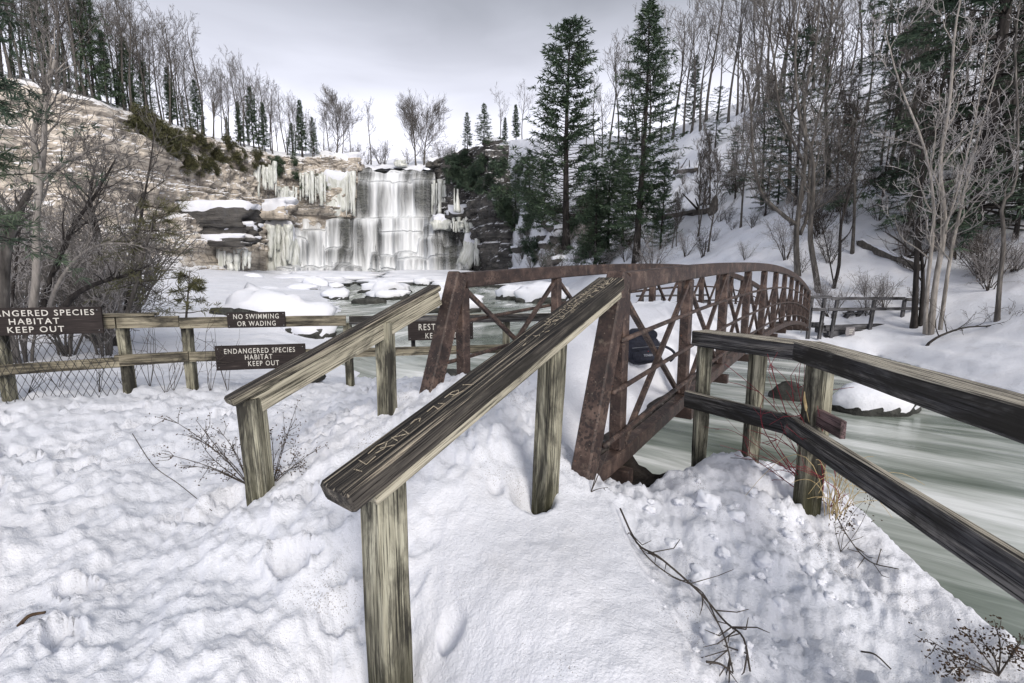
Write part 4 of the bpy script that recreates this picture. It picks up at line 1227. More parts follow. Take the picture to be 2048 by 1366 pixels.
b = MB(); b.box((-0.03, -0.206, 0.150), (0.007, 0.004, 0.007)); obj('red_tab', b.mesh('tab'), M_REDTAB, fp, RB)
me = text_mesh('TENBA', 0.036, 0.001, 0.0003, 1.1)
obj('lettering', me, M_BAGLETTER, fp, RB @ Matrix.Translation(Vector((-0.03, -0.210, 0.105))) @ Matrix.Rotation(math.pi / 2, 4, 'X'))

# ------------------------------------------------------------------ near handrails beside the ramp
def handrail(lo, hi, label, posts, seed, capw=0.135, caph=0.062, subw=0.085, subh=0.10, lat_off=0.0):
    lo, hi = np.asarray(lo, float), np.asarray(hi, float)
    root = thing('handrail', label, 'handrail', (lo[0], lo[1], hz(lo[0], lo[1])))
    d = (hi - lo) / np.linalg.norm(hi - lo)
    cap = beam('top_rail', lo, hi, capw, caph, M_RAILBLACK if seed == 1 else M_RAIL, root, bev=0.012, wob=0.003)
    lat = np.cross([0, 0, 1], d); lat /= np.linalg.norm(lat)
    nrm = np.cross(d, lat)
    sub0 = lo + d * 0.10 - nrm * (caph / 2 + subh / 2 + 0.002) + lat * lat_off; sub1 = hi - d * 0.03 - nrm * (caph / 2 + subh / 2 + 0.002) + lat * lat_off
    beam('sub_rail', sub0, sub1, subw, subh, M_LIGHTWOOD, root, bev=0.005)
    for (t, foot, w, dp, yaw, lean) in posts:
        p = lo + (hi - lo) * t - nrm * (caph / 2 + 0.004)
        g = hz(p[0], p[1])
        p[2] -= 0.015
        post('post', p, min(foot, g) - 0.25, w, dp, M_POST, root, yaw, lean, bev=0.008, wob=0.004)
    return root, cap, d, float(np.linalg.norm(hi - lo))
R_LO, R_HI = at(672, 996, 1.66), at(1224, 566, 3.34)
rail_yaw = math.atan2(R_HI[1] - R_LO[1], R_HI[0] - R_LO[0])
hr, cap, d_, L_ = handrail(R_LO, R_HI, 'nearest wooden handrail with carved dark top rising to the bridge', [(0.088, -0.2, 0.14, 0.14, rail_yaw, (0, 0)), (0.655, 0.1, 0.125, 0.125, rail_yaw - 0.15, (-0.05, 0.02))], 1, 0.20, 0.088, 0.11, 0.05, -0.025)
# carved strokes and scratches in the top face (x along the rail, y across)
def strokes(lines, w=0.004, z=0.0):
    b = MB()
    for ln in lines:
        for (x0, y0), (x1, y1) in zip(ln[:-1], ln[1:]):
            dx, dy = x1 - x0, y1 - y0
            L = math.hypot(dx, dy)
            if L < 1e-5: continue
            a = math.atan2(dy, dx)
            R = np.array([[math.cos(a), -math.sin(a), 0], [math.sin(a), math.cos(a), 0], [0, 0, 1]])
            b.box(((x0 + x1) / 2, (y0 + y1) / 2, z), (L + w * 0.6, w, 0.0022), R)
    return b.mesh('carving')
ln = [[(0.11, 0.012), (0.115, -0.03)], [(0.155, 0.045), (0.15, -0.012), (0.20, -0.005)], [(0.20, 0.042), (0.25, 0.050), (0.29, 0.030), (0.25, 0.0), (0.215, 0.012)], [(0.245, 0.02), (0.285, -0.022)], [(0.31, -0.012), (0.315, 0.032), (0.365, -0.018), (0.375, 0.030)],
      [(0.42, 0.03), (0.45, 0.036), (0.47, 0.020), (0.45, 0.006)], [(0.52, 0.03), (0.565, 0.034), (0.555, -0.004)], [(0.59, 0.028), (0.60, -0.004), (0.55, -0.008)], [(0.64, 0.036), (0.69, 0.036), (0.715, 0.020), (0.70, 0.000), (0.655, 0.004)], [(0.67, 0.030), (0.675, 0.0), (0.72, -0.012)], [(0.76, 0.03), (0.78, -0.02)]]
r_ = np.random.default_rng(3)
for k in range(120):
    x = L_ * (0.52 + 0.46 * r_.random() ** 0.7); y = r_.uniform(-0.05, 0.05); a = r_.choice([0.2, 1.2, -0.9, 1.57, 0.0]) + r_.normal() * 0.2; l = r_.uniform(0.01, 0.04)
    y1 = float(np.clip(y + l * math.sin(a), -0.058, 0.058))
    ln.append([(x, y), (min(x + l * math.cos(a), L_ - 0.01), y1)])
CM = frame(R_LO, R_HI) @ Matrix.Translation((0, 0, 0.088 / 2 + 0.0014))
for l_ in ln[:11]: obj('carving', strokes([l_], 0.0034), M_ENDGRAIN, cap, CM)
tag(obj('scratches', strokes(ln[11:], 0.0022), M_ENDGRAIN, cap, CM), kind='stuff')
Lf_LO, Lf_HI = at(457, 804, 2.88), at(872, 574, 4.22)
ly = math.atan2(Lf_HI[1] - Lf_LO[1], Lf_HI[0] - Lf_LO[0])
hl_, capl, d2_, L2_ = handrail(Lf_LO, Lf_HI, 'left wooden handrail with pale side face in front of the fence', [(0.068, 0.0, 0.13, 0.13, ly + 0.5, (0.03, 0.0)), (0.672, 0.2, 0.125, 0.125, ly + 0.5, (0.0, 0.0))], 2, 0.135, 0.055, 0.10, 0.125)
b = MB()
for (x, y) in ((0.16, -0.02), (0.34, -0.035)):
    t = np.linspace(0, 2 * math.pi, 13)[:-1]
    b.add(np.concatenate([np.stack([x + 0.016 * np.cos(t), np.full(12, -0.0445), y + 0.012 * np.sin(t)], 1), [[x, -0.049, y]]]), None, [[12, k, (k + 1) % 12] for k in range(12)])
obj('knot', b.mesh('knot'), M_FENCE, hl_, frame(Lf_LO, Lf_HI) @ Matrix.Translation((0, 0, -0.085)))

# ------------------------------------------------------------------ right railing with the corner
rr = thing('wooden_railing', 'blackened wooden railing turning a corner above the river on the right', 'railing', (1.98, 3.0, hz(1.98, 3.0)))
zt = at(1598, 682, 3.25)[2] - 0.07
cA, cB = at(1397, 672, 3.95), at(1610, 694, 3.25)
cA[2] = zt; cB[2] = zt
cC = at(2048, 800, 1.72); cC[2] = zt
dirC = (cC - cB) / np.linalg.norm(cC - cB)
cC = cB + dirC * 3.2
dirA = (cB - cA) / np.linalg.norm(cB - cA)
beam('top_rail', cA, cB + dirA * 0.05, 0.19, 0.125, M_RAILDARK, rr, bev=0.008, wob=0.004)
beam('top_rail', cB - dirC * 0.03 + np.array([0.0, -0.03, 0.004]), cC, 0.19, 0.13, M_RAILDARK, rr, bev=0.008, wob=0.004)
zl = zt - 0.52
off = np.array([-0.02, -0.07, 0])
lA, lB, lC = cA.copy(), cB.copy(), cC.copy()
for q in (lA, lB, lC): q[2] = zl
nA = np.array([dirA[1], -dirA[0], 0]) * 0.085; nC = np.array([dirC[1], -dirC[0], 0]) * 0.085
beam('lower_rail', lA + nA - dirA * 0.03, lB + nA + dirA * 0.06, 0.045, 0.14, M_RAILDARK, rr, bev=0.004, wob=0.003)
beam('lower_rail', lB + nC - dirC * 0.02, lC + nC + np.array([0, 0, -0.02]), 0.05, 0.15, M_RAILDARK, rr, bev=0.004, wob=0.003)
for (p, w) in ((cA + dirA * 0.07, 0.10), (cA + dirA * 0.52 + np.array([0.06, 0.12, 0]), 0.10), (cB + dirC * 0.20, 0.125), (cC - dirC * 0.2, 0.125)):
    t = p.copy(); t[2] = zt - 0.068
    post('post', t, min(hz(p[0], p[1]) - 0.3, -0.9 if p[1] > 3.5 else 0), w, w, M_POST, rr, math.atan2(dirC[1], dirC[0]), bev=0.006, wob=0.004)
q0 = lB + nC * 0.1 + dirC * 0.10 + np.array([0.0, 0, 0.125]); 
beam('splice_board', q0, q0 + dirC * 0.42, 0.035, 0.11, M_REDPLANK, rr, bev=0.003)

# ------------------------------------------------------------------ left fence
fp_px = [(-260, 5.3), (-20, 5.62), (232, 5.92), (363, 6.08), (690, 6.5), (1012, 6.92), (1190, 7.12)]
F = []
for (px, d) in fp_px:
    q = at(px, 640, d); q[2] = 0.0; F.append(q)
F = np.array(F)
fence = thing('wooden_fence', 'weathered two-rail wooden fence along the snowy bank behind the handrails', 'fence', (F[3][0], F[3][1], hz(F[3][0], F[3][1])))
FT, FM = 0.98, 0.50
back = np.array([0.0, 0.085, 0])
for k, q in enumerate(F):
    if k == 0: continue
    w = 0.12 if k < 4 else 0.105
    t = q.copy(); t[2] = FT + 0.075 if k < 3 else FT - 0.075
    g = hz(q[0], q[1])
    post('post', t + back, min(g, -0.1) - (0.3 if k < 5 else 0.9), w, 0.10, M_POST, fence, 0.12, bev=0.006, wob=0.004)
def rails(i, j, z0, z1, h, th, m, off=0.0, name='rail', ext=0.05):
    a, b = F[i].copy(), F[j].copy()
    a[2], b[2] = z0, z1
    dd = (b - a) / np.linalg.norm(b - a)
    nn = np.array([dd[1], -dd[0], 0])
    beam(name, a - dd * ext + nn * off, b + dd * ext + nn * off, th, h, m, fence, bev=0.004, wob=0.003)
rails(0, 2, FT, FT, 0.14, 0.04, M_FENCE, 0.02, 'top_rail', 0.0)
rails(2, 3, FT, FT, 0.145, 0.045, M_FENCE, 0.02, 'top_rail', -0.02)
rails(3, 4, FT - 0.02, FT - 0.03, 0.14, 0.04, M_FENCE, 0.02, 'top_rail', 0.015)
rails(4, 6, FT - 0.03, FT - 0.03, 0.12, 0.04, M_RAILDARK, 0.02, 'top_rail', -0.06)
rails(0, 2, FM - 0.09, FM - 0.02, 0.13, 0.04, M_FENCE, 0.02, 'middle_rail', 0.0)
rails(2, 3, FM - 0.0, FM + 0.02, 0.14, 0.04, M_FENCE, 0.02, 'middle_rail', 0.05)
rails(3, 4, FM + 0.02, FM + 0.0, 0.13, 0.04, M_FENCE, 0.02, 'middle_rail', -0.06)
rails(4, 6, FM, FM, 0.12, 0.04, M_FENCE, 0.02, 'middle_rail', -0.06)
a, b_ = F[0].copy(), F[3].copy(); a[2] = b_[2] = FT + 0.095; b_ = b_ - (b_ - a) / np.linalg.norm(b_ - a) * 0.28
beam('cap_board', a + np.array([0, 0.02, 0]), b_ + np.array([0, 0.02, 0]), 0.16, 0.035, M_FENCE, fence, bev=0.004, wob=0.003)
# chain link between the first posts
a, b_ = F[0].copy(), F[2].copy() + np.array([0.06, 0, 0])
dd = (b_ - a); L = np.linalg.norm(dd); dd /= L
nn = np.array([dd[1], -dd[0], 0])
P0, P1 = [], []
cell = 0.085; zlo, zhi = -0.02, 0.86
nx = int(L / cell); nzc = int((zhi - zlo) / cell)
def cw(i, j):
    return a + dd * (i * cell) + nn * 0.062 + np.array([0, 0, zlo + j * cell + 0.006 * math.sin(i * 1.7 + j)]) + nn * 0.004 * ((i + j) % 2)
for i in range(nx * 2):
    for j in range(nzc):
        if (i + j) % 2 == 0:
            P0.append(cw(i * 0.5, j)); P1.append(cw(i * 0.5 + 0.5, j + 1))
        else:
            P0.append(cw(i * 0.5, j + 1)); P1.append(cw(i * 0.5 + 0.5, j))
b = MB(); b.segs(P0, P1, np.full(len(P0), 0.0034), np.full(len(P0), 0.0034), 4)
tag(obj('chain_link_mesh', b.mesh('chain_link'), M_WIRE, fence), kind='stuff')

# ------------------------------------------------------------------ signs
def sign(label, px0, px1, y0, y1, d0, d1, lines, fsz, hgt=None, fw=None):
    a, c = at(px0, (y0 + y1) / 2, d0), at(px1, (y0 + y1) / 2, d1)
    zt_, zb_ = at(px0, y0, d0)[2], at(px0, y1, d0)[2]
    H = zt_ - zb_
    mid = (a + c) / 2; mid[2] = (zt_ + zb_) / 2
    xdir = c - a; xdir[2] = 0; W = float(np.linalg.norm(xdir)); xdir /= W
    root = thing('sign', label, 'sign', mid)
    p0 = mid - xdir * W / 2; p1 = mid + xdir * W / 2
    beam('board', p0, p1, 0.03, H, M_SIGN, root, bev=0.003, wob=0.001)
    n = np.array([xdir[1], -xdir[0], 0])
    for (txt, fx, fy, fs, *xs) in lines:
        p = mid + n * 0.0165 + xdir * (fx * W) + np.array([0, 0, fy * H])
        me = text_mesh(txt, fs * H * 1.02, 0.0012, 0.0006, 1.22)
        obj('lettering', me, M_LETTER, root, wall_frame(p, xdir) @ Matrix.Diagonal((xs[0] if xs else 0.76, 1, 1, 1)))
    for fx in (-0.47, 0.47):                      # screw heads
        for fy in (-0.38, 0.38):
            c = mid + n * 0.0155 + xdir * (fx * W) + np.array([0, 0, fy * H]); b = MB()
            b.tube(np.array([c, c + n * 0.004]), np.array([0.006, 0.005]), 8); obj('screw', b.mesh('screw'), M_CHAIN, root)
    return root
sign('large dark endangered species keep out sign on the chain link section', -62, 206, 617, 673, 5.44, 5.76, [('ENDANGERED SPECIES', -0.02, 0.29, 0.30, 1.02), ('HABITAT', -0.02, -0.01, 0.30, 1.06), ('KEEP OUT', -0.015, -0.31, 0.30, 1.06)], 1)
sign('small no swimming or wading sign on the top fence rail', 455, 571, 625, 656, 6.08, 6.22, [('NO SWIMMING', 0.0, 0.21, 0.44), ('OR WADING', 0.0, -0.25, 0.44)], 1)
sign('middle-rail endangered species keep out sign partly hidden by the left handrail', 432, 612, 692, 741, 6.04, 6.26, [('ENDANGERED SPECIES', -0.01, 0.26, 0.285), ('HABITAT', -0.03, 0.0, 0.285), ('KEEP OUT', 0.02, -0.27, 0.285)], 1)
rs = sign('restricted keep out sign on the dark rails behind the steel end post', 816, 946, 643, 681, 6.60, 6.76, [('RESTRICTED', 0.0, 0.18, 0.46), ('KEEP OUT', 0.0, -0.28, 0.40)], 1)
for fx in (-0.42, 0.40):
    a = at(880 + fx * 130, 684, 6.72); beam('batten', a + np.array([0, 0.03, -0.16]), a + np.array([0, 0.03, 0.02]), 0.06, 0.02, M_RAILDARK, rs)

# ------------------------------------------------------------------ far bank: fence, timber wall, bench
ff = thing('wooden_fence', 'grey leaning fence beyond the far end of the bridge', 'fence', at(1700, 690, 20.2))
pp = [((1624, 592), (1615, 668), 19.4), ((1650, 594), (1638, 668), 19.6), ((1676, 594), (1660, 670), 19.8), ((1750, 595), (1734, 680), 20.2), ((1810, 597), (1798, 662), 20.6), ((1868, 600), (1862, 650), 21.0)]
for (t_, b__, d) in pp:
    T_ = at(t_[0], t_[1], d); B_ = at(b__[0], b__[1] + 10, d)
    beam('post', B_, T_, 0.13, 0.10, M_TIMBER, ff, up=(0, 1, 0))
for (x0, y0, x1, y1, d0, d1) in ((1618, 594, 1664, 594, 19.32, 19.62), (1664, 597, 1810, 597, 19.66, 20.44), (1812, 599, 1872, 601, 20.46, 20.82)):
    beam('top_rail', at(x0, y0, d0), at(x1, y1, d1), 0.05, 0.13, M_TIMBER, ff)
for (x0, y0, x1, y1, d0, d1) in ((1624, 619, 1652, 619, 19.32, 19.52), (1656, 619, 1740, 618, 19.56, 20.02), (1742, 618, 1866, 617, 20.04, 20.78)):
    beam('middle_rail', at(x0, y0, d0), at(x1, y1, d1), 0.05, 0.13, M_TIMBER, ff)
tw = thing('timber_wall', 'dark timber retaining wall below the far fence', 'wall', at(1720, 690, 20.0))
for k in range(4):
    y0 = 656 + k * 11
    beam('timber', at(1646 + (k % 2) * 6, y0, 19.9), at(1800, y0 - 5, 20.9), 0.28, 0.215, M_TIMBER, tw, bev=0.015, wob=0.01)
for k, px in enumerate((1622, 1634)):
    beam('timber', at(px, 650 + 10 * k, 19.9), at(px + 22, 650 + 10 * k, 20.0), 0.25, 0.22, M_TIMBER, tw, bev=0.015, wob=0.01)
nt_ = sign('small grey notice board on the far timber wall', 1691, 1709, 655, 671, 19.62, 19.70, [], 1)
for ch in nt_.children: ch.data.materials.clear(); ch.data.materials.append(M_PLAQUE)
mid = at(1700, 663, 19.64)
for j, w in enumerate((0.30, 0.24, 0.14)):       # three lines of print too small to read
    b = MB()
    for i in range(6):
        b.box((-w / 2 + w * (i + 0.5) / 6 + (0.02 if j == 2 else 0), -0.002, 0.075 - j * 0.075), (w / 6 * 0.6, 0.004, 0.045))
    obj('lettering', b.mesh('print'), M_LETTER, nt_, Matrix.Translation(Vector(mid)))
bq = hit(1705, 634); bd = bq[1]
bn = thing('bench', 'half buried timber bench in the snow behind the far fence', 'bench', bq)
for (px, s) in ((1696, -1), (1716, 1)):
    beam('leg', at(px - 6, 635, bd), at(px + 8, 620, bd), 0.25, 0.12, M_TIMBER, bn)
beam('seat', at(1690, 627, bd - 0.02), at(1722, 626, bd + 0.02), 0.3, 0.07, M_TIMBER, bn)
ff2 = thing('wooden_fence', 'far bank fence glimpsed through the bridge trusses', 'fence', at(1310, 640, 22))
for px in (1285, 1325, 1365, 1405):
    beam('post', at(px, 632, 23), at(px, 588, 23), 0.12, 0.10, M_TIMBER, ff2, up=(0, 1, 0))
for yy in (592, 606, 620):
    beam('rail', at(1272, yy, 22.95), at(1418, yy - 2, 22.95), 0.05, 0.09, M_TIMBER, ff2)
# hanging chain at the far abutment
ch_ = thing('hanging_chain', 'short metal chain hanging beside the far bridge end', 'chain', at(1602, 668, 18.6))
for k in range(12):
    c = at(1602 + 1.2 * math.sin(k * 2), 630 + k * 3.1, 18.6)
    t = np.linspace(0, 2 * math.pi, 11)
    rx = 0.022
    P = np.stack([rx * np.cos(t) * (1 if k % 2 else 0.15), rx * np.cos(t) * (0.15 if k % 2 else 1), 0.042 * np.sin(t)], 1) + c
    b = MB(); b.tube(P, 0.007, 5, False); obj('link', b.mesh('link', True), M_CHAIN, ch_)
# ------------------------------------------------------------------ trees
def norm(v):
    return v / (np.linalg.norm(v) + 1e-9)
def grow(trunk_pts, trunk_rad, seed, levels, twig_min=0.008, up=0.25, first=0.3, density=1.0, spread=(35, 65), lenk=0.42, wig=0.10, pref=None):
    """branches off a trunk line; returns segment lists per level"""
    r_ = np.random.default_rng(seed)
    out = [[] for _ in range(levels + 1)]
    def branch(p, d, L, r, lev):
        n = max(3, int(4 + 3 * (levels - lev) * 0.5))
        step = L / n
        pts = [p]; rad = [r]
        for i in range(n):
            d = norm(d + r_.normal(size=3) * wig * 1.3 + np.array([0, 0, up * 0.25]))
            p = p + d * step
            pts.append(p); rad.append(max(r * (1 - (i + 1) / n * 0.8), twig_min))
        for i in range(n): out[lev].append((pts[i], pts[i + 1], rad[i], rad[i + 1]))
        if lev < levels:
            kids = int(r_.integers(3, 6) * density + 0.5)
            for k in range(kids):
                t = 0.2 + 0.8 * (k + r_.random()) / kids
                i = min(int(t * n), n - 1)
                q = pts[i] + (pts[i + 1] - pts[i]) * (t * n - i)
                dd = norm(pts[i + 1] - pts[i])
                side = norm(np.cross(dd, r_.normal(size=3)))
                an = math.radians(r_.uniform(*spread))
                nd_ = norm(dd * math.cos(an) + side * math.sin(an))
                branch(q, nd_, L * r_.uniform(0.38, 0.68), max(rad[i] * 0.55, twig_min), lev + 1)
    trunk_pts = np.asarray(trunk_pts, float); m = len(trunk_pts)
    seglen = np.linalg.norm(np.diff(trunk_pts, axis=0), axis=1); H = seglen.sum()
    n1 = int(16 * density)
    for k in range(n1):
        t = first + (1 - first) * ((k + r_.random()) / n1)
        x = t * (m - 1); i = min(int(x), m - 2)
        q = trunk_pts[i] + (trunk_pts[i + 1] - trunk_pts[i]) * (x - i)
        dd = norm(trunk_pts[i + 1] - trunk_pts[i])
        side = r_.normal(size=3)
        if pref is not None: side = side + np.asarray(pref)
        side = norm(side - dd * (side @ dd))
        an = math.radians(r_.uniform(*spread))
        d = norm(dd * math.cos(an) + side * math.sin(an))
        rr_ = np.interp(t, np.linspace(0, 1, m), trunk_rad)
        branch(q, d, H * lenk * (1.15 - 0.75 * t) * r_.uniform(0.7, 1.15), max(rr_ * 0.55, twig_min), 1)
    return out
def seg_mesh(name, segs, sides):
    b = MB()
    if segs:
        b.segs([s[0] for s in segs], [s[1] for s in segs], [s[2] for s in segs], [s[3] for s in segs], sides)
    return b
def trunk_line(H, seed, bend=0.06, n=12):
    r_ = np.random.default_rng(seed)
    a = r_.uniform(0, 6.28); ph = r_.uniform(0, 6.28)
    t = np.linspace(0, 1, n)
    x = bend * H * (np.sin(t * 3.3 + ph) - math.sin(ph)) * 0.5; y = bend * H * 0.6 * (np.sin(t * 4.6 + a) - math.sin(a)) * 0.5
    return np.stack([x * math.cos(a) - y * math.sin(a), x * math.sin(a) + y * math.cos(a), t * H], 1)
def bare_variant(H, seed, levels=3, twig=0.02, density=1.0, r0=0.018, first=0.35, lenk=0.36, spread=(25, 52), up=0.5, fork=0, bend=0.05):
    tp = trunk_line(H, seed, bend)
    tr = H * r0 * (1 - np.linspace(0, 1, 12) * 0.85) + twig
    tr[0] *= 1.35
    out = grow(tp, tr, seed, levels, twig, up, first, density, spread, lenk)
    b = MB(); b.tube(tp, tr, 8)
    for s in out[1]: pass
    b.segs(*[[s[k] for s in out[1]] for k in range(4)], 5)
    tm = b.mesh('trunk', True)
    c = MB()
    for lev in range(2, levels + 1):
        if out[lev]: c.segs(*[[s[k] for s in out[lev]] for k in range(4)], 3)
    return tm, c.mesh('crown')
def needle_spray(b, pts, dirs, r_, n, L, W, droop=0.15, flat=0.6):
    """n leaf-like sprays around each point"""
    P = np.repeat(pts, n, 0); D0 = np.repeat(dirs, n, 0)
    m = len(P)
    D = D0 * 0.7 + r_.normal(size=(m, 3)) * np.array([1, 1, flat]) * 0.75
    D[:, 2] -= droop
    D /= np.linalg.norm(D, axis=1, keepdims=True) + 1e-9
    S = np.cross(D, r_.normal(size=(m, 3)) * np.array([0.5, 0.5, 0.5]) + np.array([0, 0, 1.0]))
    S /= np.linalg.norm(S, axis=1, keepdims=True) + 1e-9
    l = L * r_.uniform(0.6, 1.3, m); w = W * r_.uniform(0.7, 1.3, m)
    b.blades(P + D * l[:, None] * 0.5, D, S, l, w)
def conifer_variant(H, seed, base=0.18, width=0.2, droop=0.15, n_br=150, per=9, blades=5, L=0.5, W=0.10, ragged=0.35, upturn=0.0, r0=0.013, flat=0.6, shape=0.8, bend=0.015, tm_mat=None):
    r_ = np.random.default_rng(seed)
    tp = trunk_line(H, seed, bend)
    tr = H * r0 * (1 - np.linspace(0, 1, 12) * 0.93); tr[0] *= 1.3
    b = MB(); b.tube(tp, tr, 8)
    c = MB()
    P, D = [], []
    segs = []
    lump = [r_.uniform(1 - ragged, 1 + ragged) for _ in range(9)]
    for k in range(n_br):
        t = base + (1 - base) * ((k + r_.random()) / n_br) ** 0.95
        p = np.array([np.interp(t, np.linspace(0, 1, 12), tp[:, i]) for i in range(3)])
        az = k * 2.399 + r_.normal() * 0.4
        u = (1 - t) / (1 - base)
        ln_ = H * width * (u ** shape * (1 - 0.25 * u) + 0.03) * lump[int(t * 8.99)] * r_.uniform(0.55, 1.15)
        d = np.array([math.cos(az), math.sin(az), 0.25 * (1 - u) - droop * u + r_.normal() * 0.08])
        d = norm(d)
        m = max(3, int(per * (0.35 + 0.65 * u)))
        q = p.copy(); prev = p.copy()
        for i in range(m):
            d = norm(d + np.array([0, 0, upturn * 0.1]) + r_.normal(size=3) * 0.06)
            q = q + d * ln_ / m
            segs.append((prev, q, 0.022 * (1 - i / m) * H / 15 + 0.008, 0.022 * (1 - (i + 1) / m) * H / 15 + 0.006))
            prev = q
            if i >= m * 0.15: P.append(q.copy()); D.append(d.copy())
    b.segs(*[[s[k] for s in segs] for k in range(4)], 3)
    needle_spray(c, np.array(P), np.array(D), r_, blades, L, W, 0.12 + droop * 0.4, flat)
    return b.mesh('trunk', True), c.mesh('crown')
def shrub_variant(size, seed, n=420, blades=5, L=0.45, W=0.13, hang=0.35):
    r_ = np.random.default_rng(seed)
    b = MB(); c = MB()
    P, D, segs = [], [], []
    lobes = [(r_.normal(size=3) * np.array([0.30, 0.22, 0.24]), r_.uniform(0.16, 0.34)) for _ in range(9)]
    for k in range(n):
        cc, rad = lobes[r_.integers(len(lobes))]
        dd = norm(r_.normal(size=3)); q = (cc + dd * rad * r_.random() ** 0.5) * size + np.array([0, 0, size * 0.35])
        P.append(q); D.append(norm(dd + np.array([0, 0, -hang])))
    for cc, rad in lobes:
        e = cc * size + np.array([0, 0, size * 0.35])
        pts = np.array([[0, 0, 0], e * 0.5 + r_.normal(size=3) * 0.05 * size, e])
        for i in range(2): segs.append((pts[i], pts[i + 1], 0.03 * size * 0.4, 0.02 * size * 0.4))
        for j in range(8):
            segs.append((e, e + norm(r_.normal(size=3)) * rad * size * 1.05, 0.012 * size * 0.4, 0.005 * size))
    b.segs(*[[s[k] for s in segs] for k in range(4)], 4)
    needle_spray(c, np.array(P), np.array(D), r_, blades, L, W, hang, 0.8)
    return b.mesh('stem', True), c.mesh('foliage')
def brush_variant(H, seed, stems=9, levels=3, twig=0.006, density=0.9, spread_deg=32):
    r_ = np.random.default_rng(seed)
    t_, c_ = MB(), MB()
    for k in range(stems):
        az = r_.uniform(0, 6.28); tilt = math.radians(r_.uniform(4, spread_deg))
        n = 8; L = H * r_.uniform(0.55, 1.0)
        t = np.linspace(0, 1, n)
        rad_ = np.sin(tilt) * L * t ** 1.2
        P = np.stack([math.cos(az) * (0.06 * H * r_.random() + rad_), math.sin(az) * (0.06 * H * r_.random() + rad_), math.cos(tilt) * L * t], 1) + 0.02 * H * r_.normal(size=(n, 3)) * t[:, None]
        R0 = H * 0.008 * r_.uniform(0.6, 1.3)
        rr_ = R0 * (1 - 0.8 * t) + twig * 0.5
        t_.tube(P, rr_, 5)
        out = grow(P, rr_, seed * 31 + k, levels - 1, twig, 0.3, 0.2, density * 0.7, (30, 65), 0.34, 0.16)
        for lev in range(1, levels):
            if out[lev]: c_.segs(*[[s[q] for s in out[lev]] for q in range(4)], 3)
    return t_.mesh('stem', True), c_.mesh('twigs')

def place(proto, name, label, cat, pos, scale, rot, mats, group=None, parts=('trunk', 'crown'), tilt=0.0, squash=1.0):
    M = Matrix.Translation(Vector(pos)) @ Matrix.Rotation(tilt, 4, 'Y') @ Matrix.Rotation(rot, 4, 'Z') @ Matrix.Diagonal((scale * squash, scale * squash, scale, 1))
    root = obj(name, None, M=M); root.empty_display_size = 0.3
    tag(root, label, cat, group)
    for me, pn, m in zip(proto, parts, mats):
        if not len(me.polygons): continue
        if not me.materials: me.materials.append(m)
        o = bpy.data.objects.new(pn, me); col.objects.link(o); o.parent = root
        if me.materials[0] != m:
            o.material_slots[0].link = 'OBJECT'; o.material_slots[0].material = m
    return root

r_ = np.random.default_rng(21)
BF = [bare_variant(20, 300 + k, 4, 0.020, 0.72, 0.0105, [0.35, 0.45, 0.3, 0.5, 0.4, 0.3][k], [0.40, 0.34, 0.44, 0.34, 0.40, 0.46][k], (25, 58), 0.5, bend=0.07) for k in range(6)]       # far bare trees
BS = [bare_variant(20, 330 + k, 4, 0.028, 1.25, 0.016, 0.18, 0.62, (25, 55), 0.55, bend=0.08) for k in range(2)]
BM = [bare_variant(16, 320 + k, 4, 0.018, 1.0, 0.011, 0.3, 0.32, (24, 52), 0.6) for k in range(3)]
CF = [conifer_variant(20, 340 + k, [0.10, 0.12, 0.06, 0.15][k], [0.23, 0.19, 0.26, 0.17][k], 0.12, 170, 9, 9, 0.7, 0.13, 0.3, 0.3) for k in range(4)]
CEDAR = [conifer_variant(9, 350 + k, 0.02, 0.17, -0.35, 110, 6, 6, 0.6, 0.17, 0.2, 0.8, shape=0.5) for k in range(2)]
SH = [shrub_variant(4.0, 360 + k, 620, 6, 0.46, 0.10, 0.5) for k in range(4)]
BR = [brush_variant(3.0, 380 + k, 11, 4, 0.005, 0.85, 42) for k in range(4)]

# --- left cliff top: bare trees in a row
def LBL(px):
    return ('tall bare tree on the cliff top at the far left', 'tall bare tree among dark hemlocks on the left cliff top', 'bare tree above the snow band of the left cliff', 'bare tree above the hanging cedars on the left cliff', 'bare tree near the end of the left cliff above the ice curtains')[int(np.clip((px + 20) // 150, 0, 4))]
prof_px = [-120, 0, 150, 300, 420, 520, 600, 640]; prof_h = [27, 26, 25, 25, 23, 21, 19, 15]
k = 0
for row, (b0, b1, step) in enumerate(((1.5, 5, 24), (7, 18, 20), (20, 40, 20))):
    px = -110.0
    while px < 640:
        p = plateau_left(px, r_.uniform(b0, b1))
        Hh = np.interp(px, prof_px, prof_h) * r_.uniform(0.62, 1.08) * (0.9 if row == 0 else 1.0)
        place(BF[k % 6], 'bare_tree', LBL(px), 'tree', p - np.array([0, 0, 0.6]), Hh / 20, r_.uniform(0, 6.28), (M_BARK, M_TWIG), 'bare trees on the left cliff top', tilt=r_.normal() * 0.03)
        px += step * r_.uniform(0.6, 1.5); k += 1
